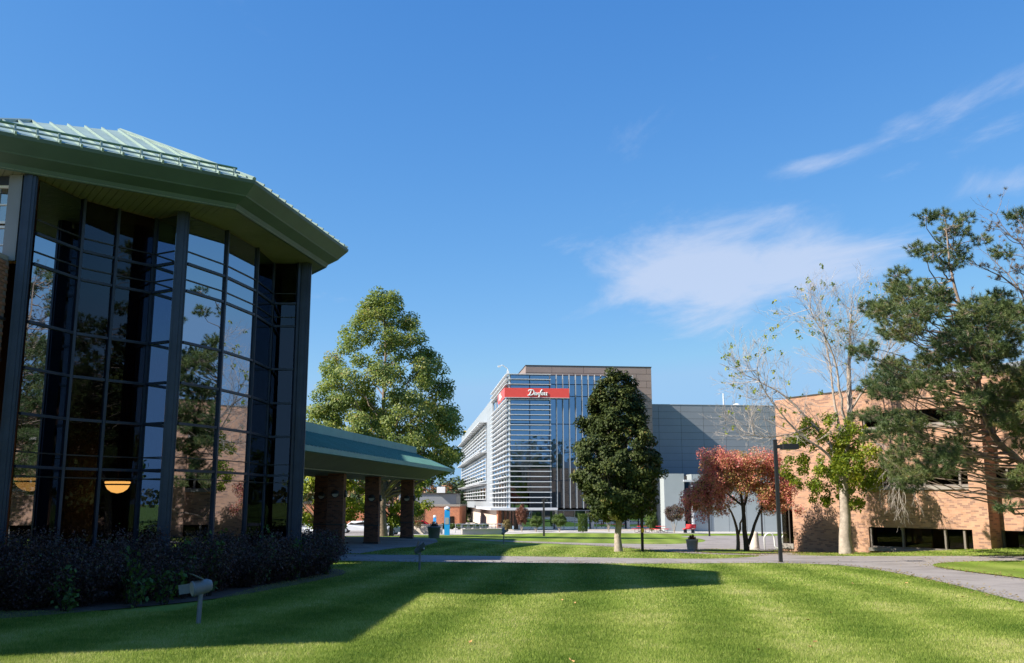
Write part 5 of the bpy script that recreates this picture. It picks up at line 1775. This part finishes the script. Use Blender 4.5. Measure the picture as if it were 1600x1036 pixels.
# ================================================================== SMALL THINGS AROUND THE PATHS
def planter(label, x, y, r, h, mat, leafmat, ph):
    t = thing('planter', label, 'planter', (x, y, gz(x, y)), 0, 'round concrete planters')
    part('pot', MB().lathe([(r * .80, 0), (r * .84, .03), (r * .97, h * .85), (r * 1.04, h * .86), (r * 1.04, h), (r * .92, h), (r * .90, h * .9)], n=24), mat, t, True)
    part('soil', MB().lathe([(r * .91, h * .88), (r * .6, h * .93), (.02, h * .95)], n=16), 'soil', t)
    n = 500
    P = rand_dirs(n) * np.array([r * .7, r * .7, ph]) * rng.uniform(.3, 1, n)[:, None]
    P[:, 2] = np.abs(P[:, 2]) + h * .92
    link('plant', leaves_mesh('plant', P, .09, leafmat, .5 + rng.normal(0, .2, n)), t)


planter('pale concrete planter on the path beside the crab apple lawn', 10.7, 57.6, .36, .62, 'concrete_pale', 'leaf_rust', .32)
planter('large grey concrete planter at the shaded end of the walkway', -5.64, 70.0, .47, .85, 'lamp_grey', 'leaf_barberry', .42)
t = thing('bollard', 'pale tapered concrete bollard behind the crab apple trunk', 'bollard', (15.85, 63.3, gz(15.85, 63.3)))
part('body', MB().lathe([(.30, -.02), (.29, .2), (.24, 1.0), (.20, 1.12), (.05, 1.16)], n=18), 'concrete_pale', t, True)
part('base_ring', MB().lathe([(.34, -.02), (.34, .06), (.30, .07)], n=18), 'concrete', t)
t = thing('bike_rack', 'white wave shaped tube bike rack beside the brick corner', 'bike rack', (16.25, 62.4, gz(16.25, 62.4)))
pts = []
for k in range(2):
    x0 = k * 1.15
    pts += [(x0, 0, -.05), (x0, 0, .75)] + [(x0 + .32 - .32 * math.cos(a), 0, .75 + .32 * math.sin(a)) for a in np.linspace(.3, math.pi - .3, 6)] + [(x0 + .64, 0, .75), (x0 + .66, 0, .30)] + [(x0 + .90 - .24 * math.cos(a), 0, .30 - .18 * math.sin(a)) for a in np.linspace(.5, math.pi - .5, 4)]
part('tube', MB().tube(pts, .045, 8), 'white_frame', t, True)
for x in (0, 1.15):
    part('foot', MB().lathe([(.09, 0), (.09, .02)], (x, 0, 0), 12), 'lamp_grey', t)


def picnic(label, x, y, rz):
    t = thing('picnic_table', label, 'picnic table', (x, y, gz(x, y) + .02), rz, 'red picnic tables by the glass front')
    part('tabletop', MB().lathe([(.62, .74), (.62, .78)], n=20), 'red_paint', t)
    part('pedestal', MB().tube([(0, 0, 0), (0, 0, .74)], .05, 8), 'black_metal', t)
    for k in range(4):
        a = k * math.pi / 2
        M = Matrix.Rotation(a, 4, 'Z')
        part('seat', MB().box(.75, 1.2, -.42, .42, .43, .47).xf(M), 'red_paint', t)
        part('leg', MB().tube([(.1, 0, .3), (.6, 0, .06), (.95, 0, .06), (.95, 0, .43)], .03, 6).xf(M), 'black_metal', t)


picnic('red picnic table beside the trunk of the maple', 15.6, 116.0, .3)
picnic('red picnic table just left of the pale low wing', 18.0, 117.0, .9)
t = thing('bench', 'red metal bench with a sloping back against the pale low wing', 'bench', (21.3, 116.5, gz(21.3, 116.5)), R(-60))
part('seat', MB().box(-.9, .9, -.25, .25, .45, .52), 'red_paint', t)
part('backrest', MB().hull8([(-.9, .25, .55), (.9, .25, .55), (.9, .4, 1.05), (-.9, .4, 1.05)], [(-.9, .3, .55), (.9, .3, .55), (.9, .45, 1.05), (-.9, .45, 1.05)]), 'red_paint', t)
for x in (-.7, .7):
    part('leg', MB().box(x - .05, x + .05, -.2, .25, 0, .45), 'black_metal', t)


def phone(label, x, y, h, w):
    t = thing('emergency_phone', label, 'emergency phone', (x, y, gz(x, y)), 0, 'blue emergency phone pillars')
    part('pillar', MB().box(-w, w, -w, w, 0, h), 'blue_paint', t)
    part('panel', MB().box(-w * .7, w * .7, -w - .02, -w - .002, h * .45, h * .72), 'silver_metal', t)
    part('neck', MB().lathe([(w * .9, h), (w * .9, h + .12)], n=14), 'blue_paint', t)
    part('beacon', MB().lathe([(w * 1.15, h + .12), (w * 1.25, h + .22), (w * 1.0, h + .36), (w * .4, h + .44), (.01, h + .46)], n=14), 'car_white', t, True)


phone('tall bright blue emergency phone pillar with a pale dome', -6.95, 103.5, 2.55, .28)
phone('smaller distant blue phone pillar before the low brick building', -10.8, 135, 1.55, .2)

# railings and steps at the plaza edge
def railing(label, p0, p1, n):
    z0, z1 = gz(*p0) + .02, gz(*p1) + .02
    t = thing('railing', label, 'railing', (p0[0], p0[1], z0), 0)
    dx, dy, dz = p1[0] - p0[0], p1[1] - p0[1], z1 - z0
    for h in (1.05, .7, .38):
        part('rail', MB().tube([(0, 0, h), (dx, dy, dz + h)], .03, 6), 'silver_metal', t)
    for i in range(n + 1):
        f = i / n
        part('post', MB().tube([(dx * f, dy * f, dz * f - .03), (dx * f, dy * f, dz * f + 1.08)], .035, 6), 'silver_metal', t)


railing('grey tube railing along the plaza ramp in front of the office entrance', (-5.6, 106.5), (-.9, 108.5), 7)
railing('grey tube railing on the upper side of the plaza ramp', (-6.6, 113), (-1.2, 115), 7)
t = thing('ramp_wall', 'low concrete ramp wall along the plaza edge', 'wall', (-3.3, 107.2, gz(-3.3, 107.2)), R(23))
part('wall', MB().box(-2.4, 2.4, -.15, .15, -.2, .55), 'concrete', t)
part('coping', MB().box(-2.45, 2.45, -.2, .2, .55, .63), 'concrete_pale', t)
t = thing('retaining_wall', 'pale retaining wall beside the steps left of the plaza', 'wall', (-9.4, 108.5, gz(-9.4, 108.5)), R(-8))
part('wall', MB().box(-2.6, 1.6, -.2, .2, -.2, 1.0), 'concrete_pale', t)
part('coping', MB().box(-2.65, 1.65, -.25, .25, 1.0, 1.1), 'concrete', t)

# clipped shrubs and small trees along the glass ground floor
def topiary(label, x, y, r, h, stem, mat='leaf_topiary', cyl=False, group='clipped shrubs along the glass front'):
    t = thing('clipped_shrub', label, 'shrub', (x, y, gz(x, y) + .02), 0, group)
    n = 5200
    d = rand_dirs(n) * (rng.uniform(.3, 1, n) ** .5)[:, None]
    d += .16 * np.sin(d[:, [1, 2, 0]] * 7 + x)
    if cyl:
        a = rng.uniform(0, 6.28, n)
        q = rng.uniform(.5, 1, n) ** .4
        P = np.stack([q * np.cos(a) * r, q * np.sin(a) * r, stem + rng.uniform(0, 1, n) * (h - stem)], 1)
    else:
        P = d * np.array([r, r, (h - stem) / 2]) + np.array([0, 0, (h + stem) / 2])
    link('foliage', leaves_mesh('foliage', P, .11, mat, .45 + rng.normal(0, .22, n), d * .8), t)
    paths = [((np.array([(0, 0, -.05), (0.03, 0, stem * .5), (0, 0, stem + .3)])), [.06, .05, .03], 6)]
    for s in (-1, 1):
        paths.append(limb((0, 0, .05), (s * r * .4, 0, stem + .25), .04, .02, 4, .02, 0, 5))
    link('trunk', tubes_mesh('trunk', paths, 'bark_pale'), t)


topiary('round clipped shrub just right of the rust coloured young tree', 2.9, 117, .75, 1.95, .6)
topiary('wider round clipped shrub midway along the glass front', 5.75, 117, .85, 2.2, .7)
topiary('bright green column shaped clipped shrub by the glass front', 8.5, 116, .58, 2.2, .12, cyl=True)
topiary('small round tree half hidden behind the maple crown', 11.8, 118, .8, 2.6, 1.2)
topiary('clipped green shrub between the red picnic tables', 17.2, 119, .75, 2.6, .3)
topiary('dark purple small tree beside the pale low wing', 19.3, 115, 1.1, 3.3, 1.4, 'leaf_barberry')
topiary('rust coloured narrow young tree left of the glass front', 1.2, 118, .75, 3.2, .9, 'leaf_rust')
topiary('thin straw coloured shrub at the corner of the glass ground floor', -.6, 116, .5, 1.5, .3, 'leaf_far_gold')
topiary('round golden shrub with reddish twigs by the steps', -10.9, 107, 1.25, 3.2, .7, 'leaf_far_gold')
for i in range(7):
    topiary('low green bush in the row along the low brick building', -10.8 + i * 1.15, 136, .55, .8, .05, group='low bushes along the low brick building')

# ================================================================== LOW BRICK BUILDING, CARS AND FAR CAMPUS
FB = (-38.2, 172.0, gz(-30, 170) - .5)
fb = thing('low_brick_building', 'long low orange brick building with flat roof behind the plaza', 'building', FB)
part('wall', MB().box(-2, 14.5, 0, 20, 0, 4.6), 'brick_far', fb)
part('wall', MB().box(14.5, 29, -3, 20, 0, 3.9), 'brick_far', fb)
part('roof_edge', MB().box(14.4, 29.1, -3.1, 20, 3.9, 4.25), 'sill', fb)
part('roof_edge', MB().box(-2.1, 14.6, -.1, 20, 4.6, 4.85), 'bronze', fb)
up = part('upper_block', MB().box(17.5, 28, 4, 18, 4.25, 6.1), 'grey_metal', fb)
part('block_cap', MB().box(17.3, 28.2, 3.8, 18.2, 6.1, 6.3), 'bronze', up)
part('roof_dome', MB().lathe([(.9, 4.85), (.8, 5.3), (.4, 5.6), (.05, 5.7)], (13, 3, 0), 14), 'white_frame', fb)
part('roof_unit', MB().box(24.5, 26, 3.0, 3.9, 6.3, 7.4), 'car_white', fb)
for u in (2, 7, 12, 21, 26.5):
    w = part('window', MB().box(u, u + 1.6, -3.06 if u > 14 else -.06, -3.01 if u > 14 else -.01, 1.0, 2.2), 'glass_brown', fb)
    part('window_sill', MB().box(u - .1, u + 1.7, -3.12 if u > 14 else -.12, -3.0 if u > 14 else 0, .85, 1.0), 'sill', w)
for u in (17.5, 22.5):
    part('downpipe', MB().tube([(u, -3.1, 0), (u, -3.1, 3.9)], .08, 6), 'bronze', fb)
FB2 = (-62, 150.0, gz(-50, 150) - .5)
fb2 = thing('low_brick_building', 'small orange brick building far away between the walkway pillars', 'building', FB2)
part('wall', MB().box(10, 32, 0, 14, 0, 4.2), 'brick_far', fb2)
part('roof_edge', MB().box(9.9, 32.1, -.1, 14, 4.2, 4.5), 'bronze', fb2)
for u in (12, 17, 22, 27):
    part('window', MB().box(u, u + 2, -.05, -.01, 1.2, 2.6), 'glass_brown', fb2)
lot = drape('car_park', [(-40, 96), (-10.5, 96), (-10.5, 103.9), (-14, 112), (-14, 128), (-40, 132)], .03, 'asphalt', 3)
tag(lot, None, None, None, 'structure')


def car(label, x, y, rz, mat):
    t = thing('parked_car', label, 'car', (x, y, gz(x, y) + .03), rz, 'cars in the car park')
    prof = [(-2.15, .35), (-2.2, .62), (-2.05, .85), (-1.25, .95), (-.65, 1.38), (.75, 1.42), (1.45, 1.0), (2.1, .88), (2.2, .6), (2.1, .32)]
    mb = MB()
    n = len(prof)
    rings = []
    for yy, sx, sz in ((-.86, .97, .97), (-.80, 1, 1), (.80, 1, 1), (.86, .97, .97)):
        rings.append([(px * sx, yy * (1.0 if pz < 1.0 else .80), .32 + (pz - .32) * sz) for px, pz in prof])
    v = [p for r_ in rings for p in r_]
    f = [tuple(range(n)), tuple(range(4 * n - 1, 3 * n - 1, -1))]
    for k in range(3):
        f += [(k * n + i, (k + 1) * n + i, (k + 1) * n + (i + 1) % n, k * n + (i + 1) % n) for i in range(n)]
    part('body', mb.add(v, f), mat, t)
    for s in (-1, 1):
        q = [(-1.05, .70 * s + .12 * s, 1.0), (1.15, .70 * s + .12 * s, 1.0), (.7, .655 * s, 1.34), (-.6, .655 * s, 1.34)]
        part('side_window', MB().hull8(q, [(a, b + .03 * s, c) for a, b, c in q]), 'glass_brown', t)
        for wx in (-1.35, 1.35):
            M = Matrix.Translation((wx, s * .80, .33)) @ Matrix.Rotation(R(90), 4, 'X')
            w = part('wheel', MB().lathe([(.33, -.1), (.33, .1)], n=18).xf(M), 'tyre', t)
            part('rim', MB().lathe([(.2, -.115), (.2, .115)], n=14).xf(M), 'silver_metal', w)
    part('windscreen', MB().hull8([(.80, -.62, 1.40), (.80, .62, 1.40), (1.42, .70, 1.03), (1.42, -.70, 1.03)], [(.83, -.62, 1.42), (.83, .62, 1.42), (1.45, .70, 1.05), (1.45, -.70, 1.05)]), 'glass_brown', t)
    for s in (-1, 1):
        part('headlight', MB().box(2.08, 2.2, s * .6 - .15, s * .6 + .15, .66, .78), 'car_white', t)


car('white parked car seen between the walkway pillars', -13.4, 108, R(10), 'car_white')
car('silver parked car just left of the far walkway pillar', -12.2, 100, R(60), 'car_grey')
car('white parked car further back under the walkway', -18.5, 116, R(0), 'car_white')
car('red parked car right of the far walkway pillar', -11.6, 118, R(5), 'car_red')
car('small white car by the yellow green tree', -24.5, 110, R(0), 'car_white')

t = thing('brick_wall', 'low dark brick wall between the glass building and first pillar', 'wall', (-11.0, 44.5, gz(-11, 44.5)), R(5))
part('wall', MB().box(-2.4, 1.2, -.2, .2, -.2, 1.15), 'brick_dark', t)
part('coping', MB().box(-2.45, 1.25, -.24, .24, 1.15, 1.23), 'sill', t)

# fallen leaves on the sunlit grass
fl = bpy.data.meshes.new('fallen_leaf')
fl.from_pydata([(-.05, 0, .012), (-.015, .032, .03), (.05, .012, .018), (.062, 0, .035), (.04, -.018, .012), (-.02, -.03, .026), (0, 0, .006)], [], [(0, 6, 1), (1, 6, 2), (2, 6, 3), (3, 6, 4), (4, 6, 5), (5, 6, 0)])
fl.materials.append(MT['fallen'])
for i in range(26):
    y = rng.uniform(11.5, 30)
    x = rng.uniform(-.08, .5) * y
    o = link('fallen_leaf', fl)
    o.location = (x, y, gz(x, y) + .035)
    o.rotation_euler = (rng.uniform(-.4, .4), rng.uniform(-.4, .4), rng.uniform(0, 6.28))
    s = rng.uniform(.55, .95)
    o.scale = (s, s, s)
    tag(o, 'small curled tan leaf fallen on the sunlit lawn', 'leaf', 'fallen leaves on the lawn')

# thin drift of dry leaves caught along the edges of the paths
ev = []
for poly, wid in ((PATH_NEAR, .22), (ISLAND_ROAD, .25), (ISLAND_CRAB, .3), (PATH_FAR, .25)):
    n = len(poly)
    for i in range(n):
        a, b = np.array(poly[i]), np.array(poly[(i + 1) % n])
        L = np.linalg.norm(b - a)
        m = int(L * 26)
        if m:
            ev.append(a + (b - a) * rng.uniform(0, 1, (m, 1)) + rng.normal(0, wid, (m, 2)))
for cx_, cy_, rr, m in ((17.9, 51.5, 2.6, 420), (13.5, 56, 3.0, 500), (20, 40, 3.5, 260), (6, 54, 2.5, 160)):
    ev.append(np.stack([cx_ + rng.normal(0, rr, m), cy_ + rng.normal(0, rr, m)], 1))
ev = np.concatenate(ev)
ev = ev[(ev[:, 1] > 8) & (ev[:, 1] < 75)]
cz = gzv(ev[:, 0], ev[:, 1]) + .055
lm = leaves_mesh('leaf_litter', np.column_stack([ev, cz]), .075, 'leaf_far_gold', .5 + rng.normal(0, .3, len(ev)), np.tile(np.array([[0, 0, 2.5]]), (len(ev), 1)), 0.0, .7)
tag(link('leaf_litter', lm), 'thin scatter of dry tan leaves along the path edges', 'leaf litter', None, 'stuff')
